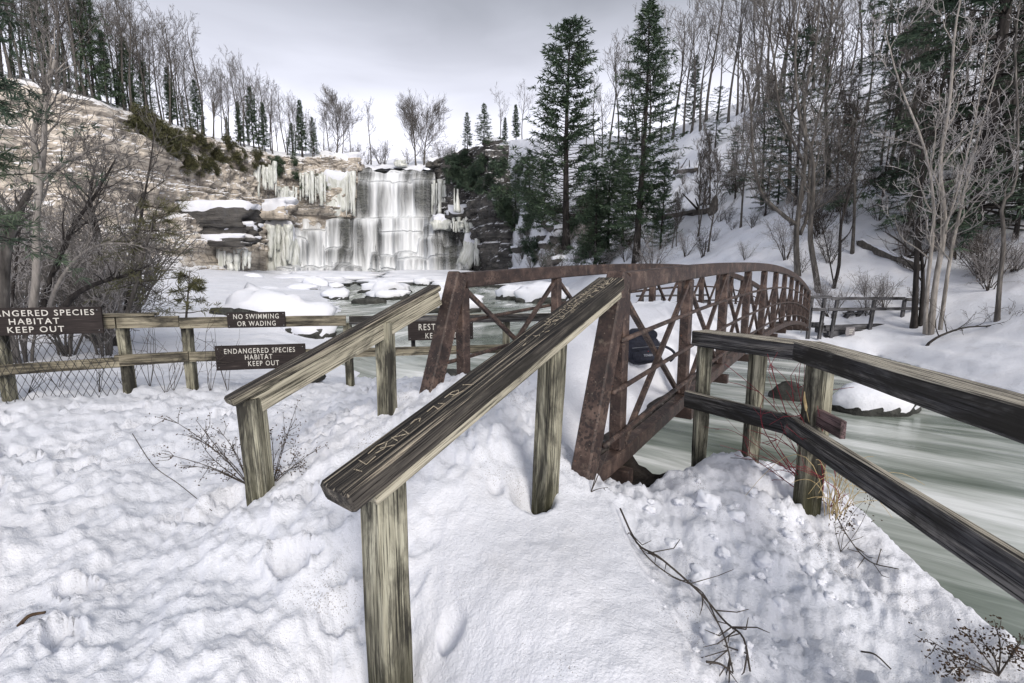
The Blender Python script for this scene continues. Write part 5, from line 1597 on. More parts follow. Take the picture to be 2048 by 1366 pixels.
for (px, H, b, v, lab) in ((95, 17, 5, 0, 'broad dark pine at the left among bare trees on the cliff'), (190, 21, 3, 2, 'large dark hemlock leaning over the snow band on the left cliff'), (215, 14, 6, 3, 'slim dark pine beside the large hemlock on the left cliff'), (255, 15, 4, 1, 'dark conifer right of the large hemlock on the left cliff'), (290, 12, 5, 0, 'short bushy conifer at the middle of the left cliff top'), (345, 13, 6, 3, 'small dark conifer standing between pale trunks on the cliff'),
                           (395, 13, 5, 1, 'narrow conifer near the end of the snow band'), (480, 12, 4, 3, 'conifer among bare trunks above the first ice curtain'), (508, 17, 5, 1, 'tall dark conifer above the first ice curtain'), (530, 14, 3, 3, 'dark conifer right of the tall one above the ice curtain'), (606, 17, 2, 3, 'last tall dark cedar at the right end of the left cliff'), (628, 12, 2, 1, 'short dark cedar beside the last tall cedar'), (585, 10, 3, 0, 'low bushy conifer above the wide ice curtain')):
    p = plateau_left(px, b)
    place(CF[v], 'pine_tree', lab, 'tree', p - np.array([0, 0, 0.5]), H / 20, px * 0.7, (M_BARKD, M_NEEDLE))
for (px, H, b) in ((30, 6, 6), (130, 7, 9), (235, 8, 9), (370, 8, 9), (455, 7, 5)):
    p = plateau_left(px, b)
    place(CF[int(px) % 4], 'pine_tree', 'small young conifer in the undergrowth of the left cliff top', 'tree', p - np.array([0, 0, 0.5]), H / 20, px * 0.7, (M_BARKD, M_NEEDLE), 'young conifers on the left cliff')
# cedars clinging to the cliff edge
for k in range(50):
    px = [275, 290, 296, 306, 300, 312, 325, 338, 345, 360, 370, 380, 395, 405, 420, 435, 450, 470, 490, 505, 530, 555, 585, 600, 610, 620, 632, 640][k % 28] + r_.uniform(-12, 12)
    p = plateau_left(px, -1.2)
    thick = np.interp(px, [0, 200, 300, 360, 420, 480, 560, 600, 640], [3, 3, 5, 9, 9, 6, 6, 9, 10])
    dz = r_.uniform(-thick, -0.9)
    p[2] += dz
    p[:2] -= norm((p - CAM)[:2]) * (3.2 + 0.05 * abs(dz))
    place(SH[k % 4], 'cedar_shrub', ('olive drooping cedar on the cliff edge at the end of the snow band' if px < 400 else 'olive drooping cedar on the middle of the left cliff edge' if px < 520 else 'dark cedar hanging over the ice curtains'), 'shrub', p, r_.uniform(0.5, 1.05), r_.uniform(0, 6.28), (M_BARKD, M_NEEDLEY if px < 540 else M_NEEDLE), 'cedars on the left cliff edge', ('stem', 'foliage'))

# --- crest of the falls
for (px, yb, yt, d, v, lab, til) in ((742, 326, 208, 175, 3, 'lone slender bare tree above the left lip of the falls', 0), (832, 330, 222, 163, 1, 'left of two spreading bare trees on the falls crest', -0.18), (848, 330, 226, 163, 4, 'right of two spreading bare trees on the falls crest', 0.22),
                               (660, 318, 208, 178, 0, 'bare tree at the left of the small grove behind the falls', 0), (672, 318, 212, 182, 2, 'widest bare tree of the small grove behind the falls', 0), (684, 318, 210, 180, 4, 'middle bare tree of the small grove behind the falls', 0), (700, 320, 226, 186, 1, 'right bare tree of the small grove behind the falls', 0), (648, 318, 225, 180, 3, 'leftmost low bare tree of the small grove behind the falls', 0),
                               (1045, 285, 175, 135, 0, 'thin bare tree on the right cliff behind two small pines', 0), (1000, 290, 190, 150, 2, 'faint bare tree behind the right cliff top', 0)):
    b0 = at(px, yb, d); H = at(px, yt, d)[2] - b0[2]
    place(BS[v % 2] if px in (832, 848, 672) else BF[v], 'bare_tree', lab, 'tree', b0 - np.array([0, 0, 0.5]), H / 20, px * 1.3, (M_BARK, M_TWIG), tilt=til)
for k in range(14):
    px = [715, 735, 760, 770, 815, 850, 870, 885, 895, 905, 640, 655, 690, 705][k]
    b0 = at(px, 328, 165); place(BR[k % 4], 'bare_bush', 'low bare scrub along the crest of the falls', 'bush', b0, r_.uniform(1.6, 3.0), k, (M_TWIG, M_TWIG), 'scrub on the falls crest', ('stem', 'twigs'))

# --- right cliff top and gorge side conifers: base pixel, top pixel, depth
for (px, yb, yt, d, v, sq, lab) in ((935, 298, 222, 138, 1, 1.1, 'small pointed pine at the left of the right cliff top'), (968, 292, 205, 136, 0, 1.3, 'round-topped bushy pine on the right cliff top'), (1010, 285, 232, 132, 3, 1.3, 'smallest pine on the right cliff top'), (1032, 282, 206, 131, 3, 1.2, 'slim pine right of the smallest on the right cliff top')):
    b0 = at(px, yb, d); H = at(px, yt, d)[2] - b0[2]
    place(CF[v], 'pine_tree', lab, 'tree', b0 - np.array([0, 0, 0.4]), H / 20, px, (M_BARKD, M_NEEDLE), squash=sq)
def ground_tree(proto, name, lab, px, yb, yt, mats, group=None, squash=1.0, nomH=20.0, rot=None, tilt=0.0, cat='tree'):
    p = hit(px, yb)
    H = at(px, yt, p[1])[2] - p[2]
    return place(proto, name, lab, cat, p - np.array([0, 0, 0.15]), H / nomH, px * 0.37 if rot is None else rot, mats, group, squash=squash, tilt=tilt)
CB = [conifer_variant(22, 400, 0.12, 0.27, 0.05, 260, 13, 13, 0.42, 0.075, 0.4, 0.5, shape=0.7), conifer_variant(24, 401, 0.16, 0.15, 0.2, 300, 11, 13, 0.42, 0.07, 0.3, 0.3, shape=0.6), conifer_variant(14, 402, 0.05, 0.26, 0.1, 180, 10, 12, 0.40, 0.075, 0.4, 0.4)]
ground_tree(CB[0], 'pine_tree', 'broad tall pine with ragged crown left of the tallest spruce', 1132, 500, 48, (M_BARKD, M_NEEDLE), nomH=22, squash=1.5)
ground_tree(CB[1], 'spruce_tree', 'tallest dark spruce in the middle of the hillside', 1272, 527, 2, (M_BARKD, M_NEEDLE), nomH=24, squash=1.25)
for (px, yb, yt, lab, sq) in ((1215, 520, 300, 'dense green conifer between pine and tallest spruce', 1.2), (1190, 545, 330, 'low yellowish conifer left of the tallest spruce', 1.3), (1245, 500, 290, 'bushy conifer hugging the tallest spruce trunk', 1.2), (1320, 500, 320, 'ragged conifer right of the tallest spruce', 1.1), (1060, 440, 300, 'dark conifer on the rocky slope right of the falls', 1.3), (1090, 470, 330, 'second dark conifer on the rocky slope', 1.2), (1030, 460, 330, 'conifer above the black rock shelf', 1.2), (1385, 250, 110, 'dark conifer on the ridge behind the hillside', 1.0)):
    ground_tree(CB[2], 'pine_tree', lab, px, yb, yt, (M_BARKD, M_NEEDLE), nomH=14, squash=sq)
for k in range(62):                              # evergreen scrub over the rocks right of the falls
    px = r_.uniform(885, 1210); lo_, hi_ = np.interp(px, [885, 930, 1000, 1100, 1210], [318, 320, 330, 350, 400]), np.interp(px, [885, 930, 1000, 1100, 1210], [345, 380, 430, 540, 545])
    yy = r_.uniform(lo_, hi_)
    p = at(px, yy, np.interp(px, [885, 940, 990, 1020], [152, 147, 127, 124]) - 3.5) if px < 1015 else hit(px, yy)
    place(SH[k % 4], 'cedar_shrub', ('dark evergreen shrub on the rock wall beside the falls' if px < 1000 else 'dark evergreen shrub between the rock wall and the broad pine' if px < 1110 else 'dark evergreen shrub at the foot of the broad pine'), 'shrub', p - np.array([0, 0, 0.6]), r_.uniform(0.5, 1.15) * (p[1] / 120) ** 0.5, r_.uniform(0, 6.28), (M_BARKD, M_NEEDLEB), 'evergreen shrubs right of the falls', ('stem', 'foliage'))

for k in range(46):                              # scrub, rocks and twigs between the rock wall and the big conifers
    px = r_.uniform(975, 1180); yy = r_.uniform(np.interp(px, [975, 1060, 1180], [430, 400, 430]), 545)
    p = hit(px, yy)
    if k % 3 == 0: place(SH[k % 4], 'cedar_shrub', 'small evergreen shrub on the snowy slope left of the big pine', 'shrub', p - np.array([0, 0, 0.4]), r_.uniform(0.35, 0.75), k, (M_BARKD, M_NEEDLEB), 'small shrubs on the lower right slope', ('stem', 'foliage'))
    else: place(BR[k % 4], 'bare_bush', 'tangled bare brush on the snowy slope left of the big pine', 'bush', p - np.array([0, 0, 0.2]), r_.uniform(0.8, 1.7), k, (M_TWIG, M_TWIG), 'brush on the lower right slope', ('stem', 'twigs'))
for k in range(14):
    boulder(r_.uniform(985, 1130), r_.uniform(450, 550), r_.uniform(18, 40), r_.uniform(9, 16), 'dark rock poking through snow on the slope right of the falls', 300 + k, 0.8, 0.3, 0.2, 'rocks on the lower right slope', on_ground=True, mat=M_DARKROCK)

# --- ridge on the right: bare trees standing against the sky
px = 1170.0; k = 0
while px < 2120:
    yr = np.interp(px, [1170, 1330, 1400, 1560, 1750, 2048, 2120], [300, 268, 240, 186, 118, 44, 30])
    p = hit(px, yr + r_.uniform(3, 26))
    top = np.interp(px, [1170, 1250, 1350, 1450, 2120], [120, 60, 40, -60, -150]) + r_.uniform(-30, 90)
    H = max(6, at(px, top, p[1])[2] - p[2]); H = min(H, 26)
    place(BF[k % 6], 'bare_tree', ('bare tree against the sky behind the big conifers' if px < 1350 else 'tall bare tree in the row along the middle of the right ridge' if px < 1600 else 'tall bare tree on the ridge above the far bridge end' if px < 1850 else 'bare tree high on the ridge at the far right'), 'tree', p - np.array([0, 0, 0.3]), H / 20, r_.uniform(0, 6.28), (M_BARK, M_TWIG), 'bare trees on the right ridge', tilt=r_.normal() * 0.04)
    px += r_.uniform(9, 24); k += 1
for k in range(34):                              # bare trees and saplings scattered on the slope
    px = r_.uniform(1340, 2040); yr = np.interp(px, [1340, 1560, 2048], [290, 230, 130]); yb = r_.uniform(yr + 25, 520)
    p = hit(px, yb)
    H = r_.uniform(5, 13) * (0.6 if px < 1500 else 1.0)
    place(BM[k % 3], 'bare_tree', ('slender bare tree on the open slope above the bridge arch' if px < 1560 else 'slender bare tree on the slope above the far fence' if px < 1800 else 'slender bare tree on the slope at the far right'), 'tree', p - np.array([0, 0, 0.2]), H / 16, r_.uniform(0, 6.28), (M_BARK, M_TWIG if k % 2 else M_TWIGD), 'bare trees on the right slope', tilt=r_.normal() * 0.06)
for k in range(165):                              # bare brush over the hillside
    px = r_.uniform(1000, 2048); yr = np.interp(px, [1000, 1200, 1330, 1560, 2048], [470, 420, 300, 240, 200]); yb = r_.uniform(yr, 560 if px < 1600 else 640)
    p = hit(px, yb)
    place(BR[k % 4], 'bare_bush', ('leafless brush in the snow behind the near end of the bridge' if px < 1330 else 'leafless brush on the open snow slope above the bridge arch' if px < 1580 else 'leafless brush on the slope above the far fence' if px < 1830 else 'leafless brush in the snow around the massive hemlock'), 'bush', p - np.array([0, 0, 0.1]), r_.uniform(0.35, 1.0) * (1.3 if px < 1330 else 0.9), r_.uniform(0, 6.28), (M_TWIGD, (M_TWIGD, M_TWIGL, M_TWIGL)[k % 3]), 'brush on the right hillside', ('stem', 'twigs'))
HM = [conifer_variant(13, 420 + k, 0.10, 0.32, 0.10, 90, 13, 13, 0.40, 0.06, 0.3, 0.0, flat=0.22, shape=0.45, r0=0.011) for k in range(2)]
for (px, yb, yt, lab, v) in ((1590, 420, 60, 'dark layered hemlock behind the forked tree at the bridge end', 0), (1530, 440, 230, 'small hemlock left of the forked tree', 1), (1790, 255, -60, 'layered hemlock high on the right slope', 1), (1470, 400, 250, 'little hemlock on open snow of the hillside', 0), (1700, 330, 120, 'hemlock with flat boughs above the fallen trunk', 0), (1555, 415, 215, 'bushy hemlock hugging the left side of the forked tree', 1), (1650, 400, 200, 'hemlock right behind the pale smooth-barked tree', 0), (1765, 400, 180, 'hemlock on the slope between sapling and pale clump', 1), (1815, 470, 240, 'low hemlock left of the pale clump of stems', 0), (2030, 480, 60, 'hemlock right of the massive dark trunk', 1), (1920, 360, 20, 'hemlock just behind the massive dark trunk', 0), (1430, 300, 170, 'small hemlock near the crest of the hill', 1)):
    ground_tree(HM[v], 'hemlock_tree', lab, px, yb, yt, (M_BARKD, M_NEEDLEB), nomH=13)

# --- trees whose stems can be followed in the photograph
def path_tree(name, lab, base, path, r0, r1, mats, seed, levels=3, first=0.25, density=0.8, lenk=0.3, twig=0.006, up=0.4, spread=(25, 55), extra=(), depth_lean=0.0):
    p0 = hit(*base) if not isinstance(base, np.ndarray) else base
    root = thing(name, lab, 'tree', p0)
    t_, c_ = MB(), MB()
    for (pth, a, b_) in [(path, r0, r1)] + list(extra):
        P = np.array([at(q[0], q[1], p0[1] + depth_lean * (base[1] - q[1]) / 500 if not isinstance(base, np.ndarray) else p0[1]) for q in pth])
        P = catmull(P, 16)
        if pth is path: P[0][2] -= 0.15
        rad_ = np.linspace(a, b_, 16)
        if pth is path: rad_[0] *= 1.3
        t_.tube(P, rad_, 9)
        out = grow(P, rad_, seed, levels, twig, up, first, density, spread, lenk, 0.13)
        seed += 5
        t_.segs(*[[s[k] for s in out[1]] for k in range(4)], 5)
        for lev in range(2, levels + 1):
            if out[lev]: c_.segs(*[[s[k] for s in out[lev]] for k in range(4)], 3)
    obj('trunk', t_.mesh('trunk', True), mats[0], root)
    obj('crown', c_.mesh('crown'), mats[1], root)
    return root
path_tree('bare_tree', 'forked bare tree just behind the far bridge end', (1596, 560), [(1596, 560), (1592, 480), (1600, 400), (1612, 300), (1608, 200), (1632, 90), (1640, -20)], 0.15, 0.03, (M_BARK, M_TWIG), 501, 4, 0.2, 0.9, 0.25, 0.008,
          extra=[([(1594, 450), (1560, 425), (1520, 380), (1505, 300), (1500, 200), (1480, 120)], 0.11, 0.03), ([(1608, 330), (1560, 220), (1548, 120), (1530, 20)], 0.08, 0.025), ([(1600, 470), (1616, 420), (1622, 300), (1660, 150), (1690, 40)], 0.09, 0.025)])
path_tree('bare_tree', 'pale smooth-barked tree rising right of the bridge arch', (1638, 590), [(1638, 590), (1630, 540), (1620, 470), (1626, 380), (1624, 310), (1600, 240), (1590, 120), (1600, 0)], 0.15, 0.03, (M_BARK, M_TWIG), 521, 4, 0.3, 0.8, 0.25, 0.008)
path_tree('bare_tree', 'slim sapling leaning right above the far fence', (1665, 582), [(1665, 582), (1678, 530), (1682, 450), (1700, 380), (1715, 290), (1735, 200)], 0.09, 0.02, (M_BARKD, M_TWIGD), 541, 3, 0.25, 0.6, 0.25, 0.006, extra=[([(1668, 570), (1655, 500), (1640, 440), (1622, 400)], 0.035, 0.01)])
path_tree('bare_tree', 'clump of slender grey stems behind the right railing', (1860, 668), [(1860, 668), (1872, 560), (1890, 450), (1880, 330), (1900, 200), (1910, 60), (1930, -40)], 0.11, 0.02, (M_BARKL, M_TWIGL), 561, 4, 0.2, 0.75, 0.22, 0.007,
          extra=[([(1850, 668), (1856, 560), (1868, 430), (1850, 300), (1800, 170), (1770, 60)], 0.08, 0.015), ([(1880, 660), (1900, 520), (1925, 400), (1960, 260), (2000, 120)], 0.075, 0.015), ([(1866, 660), (1880, 500), (1915, 380), (1950, 240), (1975, 80)], 0.06, 0.012)])
path_tree('bare_tree', 'pair of dark stems at the end of the far fence', (1828, 655), [(1828, 655), (1832, 560), (1836, 460), (1846, 340), (1840, 260)], 0.12, 0.03, (M_BARKD, M_TWIGD), 581, 3, 0.3, 0.7, 0.28, 0.007, extra=[([(1840, 655), (1846, 560), (1838, 480), (1815, 400)], 0.09, 0.02)])
path_tree('bare_tree', 'crooked thin tree standing alone at the far right', (1994, 648), [(1994, 648), (2000, 560), (2008, 480), (2004, 410), (2030, 370), (2036, 250), (2030, 100), (2040, 0)], 0.08, 0.02, (M_BARK, M_TWIGL), 601, 3, 0.35, 0.6, 0.22, 0.006)
path_tree('bare_tree', 'fallen bare branch arching over the snow at the right', (1850, 692), [(1850, 692), (1880, 672), (1930, 655), (1990, 650), (2050, 630)], 0.05, 0.012, (M_BARKD, M_TWIGD), 621, 3, 0.2, 0.7, 0.35, 0.005)
# the big dark hemlock
p0 = hit(1945, 497)
root = thing('hemlock_tree', 'massive dark leaning hemlock trunk with flat needle boughs', 'tree', p0)
pth = np.array([at(x, y, p0[1]) for x, y in ((1945, 500), (1952, 420), (1968, 320), (1985, 210), (2000, 100), (2016, -20), (2030, -140))])
P = catmull(pth, 18); P[0][2] -= 0.2
t_ = MB(); s_ = p0[1] / FPX
t_.tube(P, np.linspace(13, 7, 18) * s_ * np.concatenate([[1.35, 1.1], np.ones(16)]), 12)
rr_ = np.random.default_rng(77); PP, DD, SG = [], [], []
for k in range(130):
    t = rr_.uniform(0.12, 1.0); q = P[min(int(t * 17), 17)].copy()
    az = rr_.uniform(0, 6.28); d = norm(np.array([math.cos(az), 0.8 * math.sin(az), rr_.normal() * 0.10 - 0.02]))
    L = rr_.uniform(90, 300) * s_ * (1.1 - 0.4 * t); n = 16; pv = q
    for i in range(n):
        d = norm(d + np.array([0, 0, -0.012 - (0.02 if i > 8 else 0)]) + rr_.normal(size=3) * 0.05); q = q + d * L / n
        SG.append((pv, q, 0.05 * (1 - i / n) + 0.006, 0.05 * (1 - (i + 1) / n) + 0.006)); pv = q
        if i > 4 and rr_.random() < 0.8: PP.append(q); DD.append(d)
        if i > 3 and i % 3 == 0:
            d3 = norm(d + rr_.normal(size=3) * np.array([0.8, 0.8, 0.2])); e = q + d3 * L * 0.18
            SG.append((q, e, 0.012, 0.005)); PP.append(e); DD.append(d3); PP.append((q + e) / 2); DD.append(d3)
t_.segs(*[[s[k] for s in SG] for k in range(4)], 3)
c_ = MB(); needle_spray(c_, np.array(PP), np.array(DD), rr_, 15, 0.38, 0.055, 0.05, 0.18)
obj('trunk', t_.mesh('trunk', True), M_BARKD, root); obj('crown', c_.mesh('crown'), M_NEEDLEB, root)

# fallen logs on the slope
def log(lab, a, b, rpx, seed, broken=True):
    A, B = hit(*a), hit(*b)
    s = A[1] / FPX
    A = A + np.array([0, 0, rpx * s * 0.5]); B = B + np.array([0, 0, rpx * s * 0.6])
    root = thing('fallen_log', lab, 'log', A)
    t = np.linspace(0, 1, 12)[:, None]
    q = np.random.default_rng(seed)
    P = A * (1 - t) + B * t + q.normal(size=(12, 3)) * 0.04
    m = MB(); m.tube(P, np.linspace(rpx * s, rpx * s * 0.7, 12) * (1 + 0.08 * q.normal(size=12)), 9); obj('trunk', m.mesh('trunk', True), M_BARK, root)
    m = MB()
    for k in range(5):
        i = q.integers(2, 11); d = norm(q.normal(size=3) + np.array([0, 0, 1.0])); m.segs([P[i]], [P[i] + d * rpx * s * q.uniform(3, 8)], [rpx * s * 0.3], [rpx * s * 0.1], 5)
    obj('branch_stub', m.mesh('stub'), M_BARKD, root)
    tt = np.linspace(0.05, 0.95, 16)[:, None]
    Pc = A * (1 - tt) + B * tt + np.array([0, 0, rpx * s * 0.75])
    m = MB(); m.tube(Pc, np.maximum(0.02, rpx * s * 0.62 * (0.75 + 0.5 * vnoise2(np.arange(16) * 0.8, np.zeros(16), seed))), 7); obj('snow_cap', m.mesh('snow', True), M_SNOW_CLEAN, root)
log('long fallen log lying on the open snow of the hillside', (1310, 442), (1425, 428), 7, 1)
log('short log end half buried high on the snow slope', (1350, 350), (1392, 348), 5, 2)
log('dark fallen trunk sloping down towards the right stems', (1712, 498), (1838, 556), 8, 3)
log('fallen trunk lying beside the massive hemlock', (1850, 478), (1960, 470), 8, 4)
p = hit(1426, 430); s = p[1] / FPX
root = thing('tree_stump', 'jagged broken stump at the end of the long fallen log', 'stump', p)
m = MB(); m.tube(np.array([p + np.array([0, 0, -0.2]), p + np.array([0, 0, 14 * s]), p + np.array([0.1, 0, 26 * s]), p + np.array([0.15, 0, 34 * s])]), np.array([9, 8, 6, 1.5]) * s, 9); obj('trunk', m.mesh('stump', True), M_BARK, root)

# --- left bank behind the fence: trunks and thicket
def lt(lab, path, r0, r1, d, seed, mats=(M_BARK, M_TWIGD), **kw):
    mats = (mats[0], M_TWIG)
    b = at(path[0][0], path[0][1], d); b[2] = hz(b[0], b[1])
    q = [(path[0][0], path[0][1])] + list(path[1:])
    return path_tree('bare_tree', lab, b, q, r0, r1, mats, seed, **kw)
lt('pale trunk rising at the left with a fork high above the fence', [(62, 640), (72, 560), (72, 450), (80, 370), (88, 300), (92, 200), (110, 120)], 0.085, 0.03, 11, 701, (M_BARKL, M_TWIGD), levels=3, first=0.35, density=0.9, lenk=0.32, extra=[([(76, 400), (72, 330), (68, 260), (95, 170), (105, 90)], 0.07, 0.02), ([(84, 360), (120, 330), (180, 300), (250, 270)], 0.05, 0.012)])
lt('grey trunk cut by the left edge of the picture', [(2, 640), (5, 560), (12, 500), (30, 440), (60, 380)], 0.13, 0.05, 9.5, 711, levels=3, first=0.4, density=0.8)
lt('arching stem bowing right over the snow behind the fence', [(92, 640), (110, 580), (150, 520), (200, 490), (260, 488), (300, 500)], 0.05, 0.012, 11.5, 721, (M_BARKL, M_TWIGD), levels=3, first=0.3, density=0.9, lenk=0.35)
lt('dark leaning trunk in the left thicket', [(80, 640), (100, 560), (150, 450), (190, 390), (230, 320)], 0.075, 0.015, 12.5, 731, (M_BARKD, M_TWIGD), levels=3, first=0.25, density=1.0, lenk=0.35)
lt('stout dark trunk at the middle of the thicket', [(200, 640), (200, 540), (196, 470), (180, 400), (190, 330)], 0.15, 0.03, 17, 741, (M_BARKD, M_TWIGD), levels=3, first=0.4, density=1.0, lenk=0.35)
lt('fallen leaning trunk low behind the fence', [(108, 640), (150, 590), (200, 565), (240, 555), (300, 530)], 0.08, 0.02, 11.8, 751, (M_BARKD, M_TWIGD), levels=3, first=0.5, density=0.6)
lt('slim stems at the right side of the thicket', [(255, 640), (262, 540), (280, 440), (300, 330), (310, 250)], 0.05, 0.012, 14, 761, (M_BARKD, M_TWIGD), levels=3, first=0.3, density=0.7, extra=[([(250, 620), (270, 500), (275, 410), (330, 360)], 0.03, 0.01)])
lt('thin twiggy stem left of the pale trunk', [(20, 640), (28, 560), (38, 480), (40, 400)], 0.04, 0.01, 12, 771, (M_BARKD, M_TWIGD), levels=3, first=0.3, density=0.8)
for k in range(17):
    px = r_.uniform(-60, 310); d = r_.uniform(12, 28)
    b0 = at(px, 600, d); b0[2] = hz(b0[0], b0[1]) - 0.1
    top = r_.uniform(300, 470)
    H = at(px, top, d)[2] - b0[2]
    place(BR[k % 4], 'bare_bush', ('tangled leafless bush at the left edge behind the large sign' if px < 70 else 'tangled leafless bush in the middle of the left thicket' if px < 200 else 'tangled leafless bush at the right side of the left thicket'), 'bush', b0, H / 3.0, r_.uniform(0, 6.28), (M_TWIG, (M_TWIG, M_TWIGL)[k % 2]), 'thicket behind the left fence', ('stem', 'twigs'))
# sparse young pine in the thicket
def boughs(root, P, seed, n, L0, L1, mats, bl=8, nl=0.16, nw=0.012, droop=0.0, first=0.2, flat=0.5, pref=None):
    q_ = np.random.default_rng(seed); t_, c_ = MB(), MB(); PP, DD, SG = [], [], []
    for k in range(n):
        SG = []
        t = q_.uniform(first, 1); q = P[min(int(t * (len(P) - 1)), len(P) - 1)].copy()
        dd = q_.normal(size=3) * np.array([1, 1, 0.35])
        if pref is not None: dd = dd + np.asarray(pref)
        d = norm(dd); L = q_.uniform(L0, L1) * (1.15 - 0.6 * t); m_ = 9; pv = q
        for i in range(m_):
            d = norm(d + q_.normal(size=3) * 0.09 + np.array([0, 0, -droop])); q = q + d * L / m_
            SG.append((pv, q, 0.012 * (1 - i / m_) + 0.003, 0.012 * (1 - (i + 1) / m_) + 0.003)); pv = q
            if i > 2:
                PP.append(q); DD.append(d)
                d3 = norm(d + q_.normal(size=3) * 0.6); e = q + d3 * L * 0.14; SG.append((q, e, 0.004, 0.002)); PP.append(e); DD.append(d3)
        t_ = MB(); t_.segs(*[[s[k_] for s in SG] for k_ in range(4)], 4); obj('bough', t_.mesh('bough'), mats[0], root)
    needle_spray(c_, np.array(PP), np.array(DD), q_, bl, nl, nw, 0.05, flat)
    obj('needles', c_.mesh('needles'), mats[1], root)
d = 12.5
P = catmull([at(x, y, d) for x, y in ((250, 640), (275, 560), (290, 500), (305, 450), (318, 400))], 14)
root = thing('young_pine', 'sparse green young pine leaning over the fence at left', 'tree', (P[0][0], P[0][1], hz(P[0][0], P[0][1])))
m = MB(); m.tube(P, np.linspace(0.06, 0.015, 14), 7); obj('trunk', m.mesh('trunk', True), M_BARK, root)
boughs(root, P, 5, 42, 0.5, 1.5, (M_TWIGD, M_NEEDLEY), 9, 0.17, 0.014, 0.02)
d = 13
P = catmull([at(x, y, d) for x, y in ((372, 640), (376, 590), (380, 540))], 8)
root = thing('young_pine', 'low green pine bush at the river edge right of the thicket', 'tree', (P[0][0], P[0][1], hz(P[0][0], P[0][1])))
m = MB(); m.tube(P, np.linspace(0.03, 0.01, 8), 6); obj('trunk', m.mesh('trunk', True), M_BARK, root)
boughs(root, P, 6, 18, 0.3, 0.8, (M_TWIGD, M_NEEDLEY), 8, 0.18, 0.02, 0.0)
d = 7.5
P = catmull([at(x, y, d) for x, y in ((-150, 660), (-155, 400), (-150, 150), (-140, -100))], 18)
root = thing('pine_tree', 'near pine whose dark boughs reach in from the left edge', 'tree', (P[0][0], P[0][1], hz(P[0][0], P[0][1])))
m = MB(); m.tube(P, np.linspace(0.16, 0.10, 18), 9); obj('trunk', m.mesh('trunk', True), M_BARKD, root)
boughs(root, P, 8, 50, 0.9, 2.3, (M_BARKD, M_NEEDLEB), 18, 0.17, 0.016, 0.01, 0.25, pref=(0.9, 0.2, 0.15))

# ------------------------------------------------------------------ small plants in the foreground
def on(px, py, up=0.0):
    p = hit(px, py); p[2] += up
    return p
def stalks(name, lab, cat, base, tips, r0, m, seed, curl=0.06, kids=3, seeds=None, klen=0.35, sides=5, group=None):
    """stalks from one root to pixel tips at about the same depth; small side twigs; seed heads"""
    q_ = np.random.default_rng(seed)
    root = thing(name, lab, cat, base, group)
    hb = MB(); nseed = 0
    for (tx, ty, dd) in tips:
        tip = at(tx, ty, base[1] + dd)
        n = 9; t = np.linspace(0, 1, n)[:, None]
        L = np.linalg.norm(tip - base)
        P = base * (1 - t) + tip * t + np.array([q_.normal(), q_.normal(), abs(q_.normal())]) * curl * L * np.sin(t * math.pi)
        b = MB(); b.tube(P, np.linspace(r0, r0 * 0.4, n), sides)
        ends = [P[-1]]
        for k in range(kids):
            i = q_.integers(3, n - 1); d = norm(norm(P[i + 1] - P[i]) + q_.normal(size=3) * 0.7); l = L * klen * q_.uniform(0.4, 1)
            e1 = P[i] + d * l * 0.5; e2 = e1 + norm(d + q_.normal(size=3) * 0.4) * l * 0.5
            b.segs([P[i], e1], [e1, e2], [r0 * 0.55, r0 * 0.45], [r0 * 0.45, r0 * 0.3], 4); ends.append(e2); ends.append(e1)
        obj('stalk', b.mesh('stalk'), m, root)
        if seeds:
            for e in ends:
                for k in range(seeds):
                    c = e + q_.normal(size=3) * 0.018; d = norm(q_.normal(size=3)); s = norm(np.cross(d, q_.normal(size=3)))
                    hb.blades([c], d[None], s[None], 0.016, 0.009); hb.blades([c], d[None], np.cross(d, s)[None], 0.014, 0.008); nseed += 1
    if nseed: tag(obj('seed_heads', hb.mesh('seeds'), M_DEADLEAF, root), kind='stuff')
    return root
b0 = on(497, 968, -0.02)
stalks('dead_weed', 'tangle of dead weeds leaning left from the left handrail post', 'plant', b0, [(332, 832, 0.1), (392, 840, 0.0), (322, 906, -0.05), (400, 880, 0.05), (372, 868, 0.1), (356, 930, -0.1), (438, 860, 0.15), (420, 935, -0.1), (462, 892, 0.1), (440, 905, 0.0)], 0.004, M_TWIGD, 1, 0.05, 5, 3, 0.35)
b0 = on(545, 965, -0.02)
stalks('dead_weed', 'dead weed with seed heads right of the left handrail post', 'plant', b0, [(597, 800, 0.05), (540, 858, 0.0), (634, 898, 0.0), (580, 860, 0.1), (612, 930, -0.05), (560, 935, 0), (590, 910, 0.1)], 0.0035, M_TWIGD, 2, 0.06, 5, 4, 0.35)
def lying(lab, pts, r0, r1, m, up=0.02, name='twig', kids=0, seed=1):
    P = np.array([on(x, y, up + (z if z else 0)) for (x, y, z) in pts])
    P = catmull(P, 26)
    root = thing(name, lab, 'twig', P[0])
    b = MB(); b.tube(P, np.linspace(r0, r1, 26), 6); obj('stem', b.mesh('stem', True), m, root)
    if kids:
        q_ = np.random.default_rng(seed)
        for k in range(kids):
            c = MB(); i = q_.integers(3, 24); d = norm(norm(P[i + 1] - P[i]) + q_.normal(size=3) * np.array([0.8, 0.8, 0.3]) + np.array([0, 0, 0.1])); l = q_.uniform(0.05, 0.16)
            e = P[i] + d * l; c.segs([P[i], e], [e, e + norm(d + q_.normal(size=3) * 0.8) * l * 0.6], [r1, r1 * 0.7], [r1 * 0.7, r1 * 0.4], 4)
            obj('side_twig', c.mesh('twigs'), m, root)
    return root
lying('single long twig arching out of the snow left of the weeds', [(272, 928, 0.22), (310, 965, 0.12), (360, 988, 0.06), (422, 1006, 0.0)], 0.0034, 0.0026, M_TWIGD)
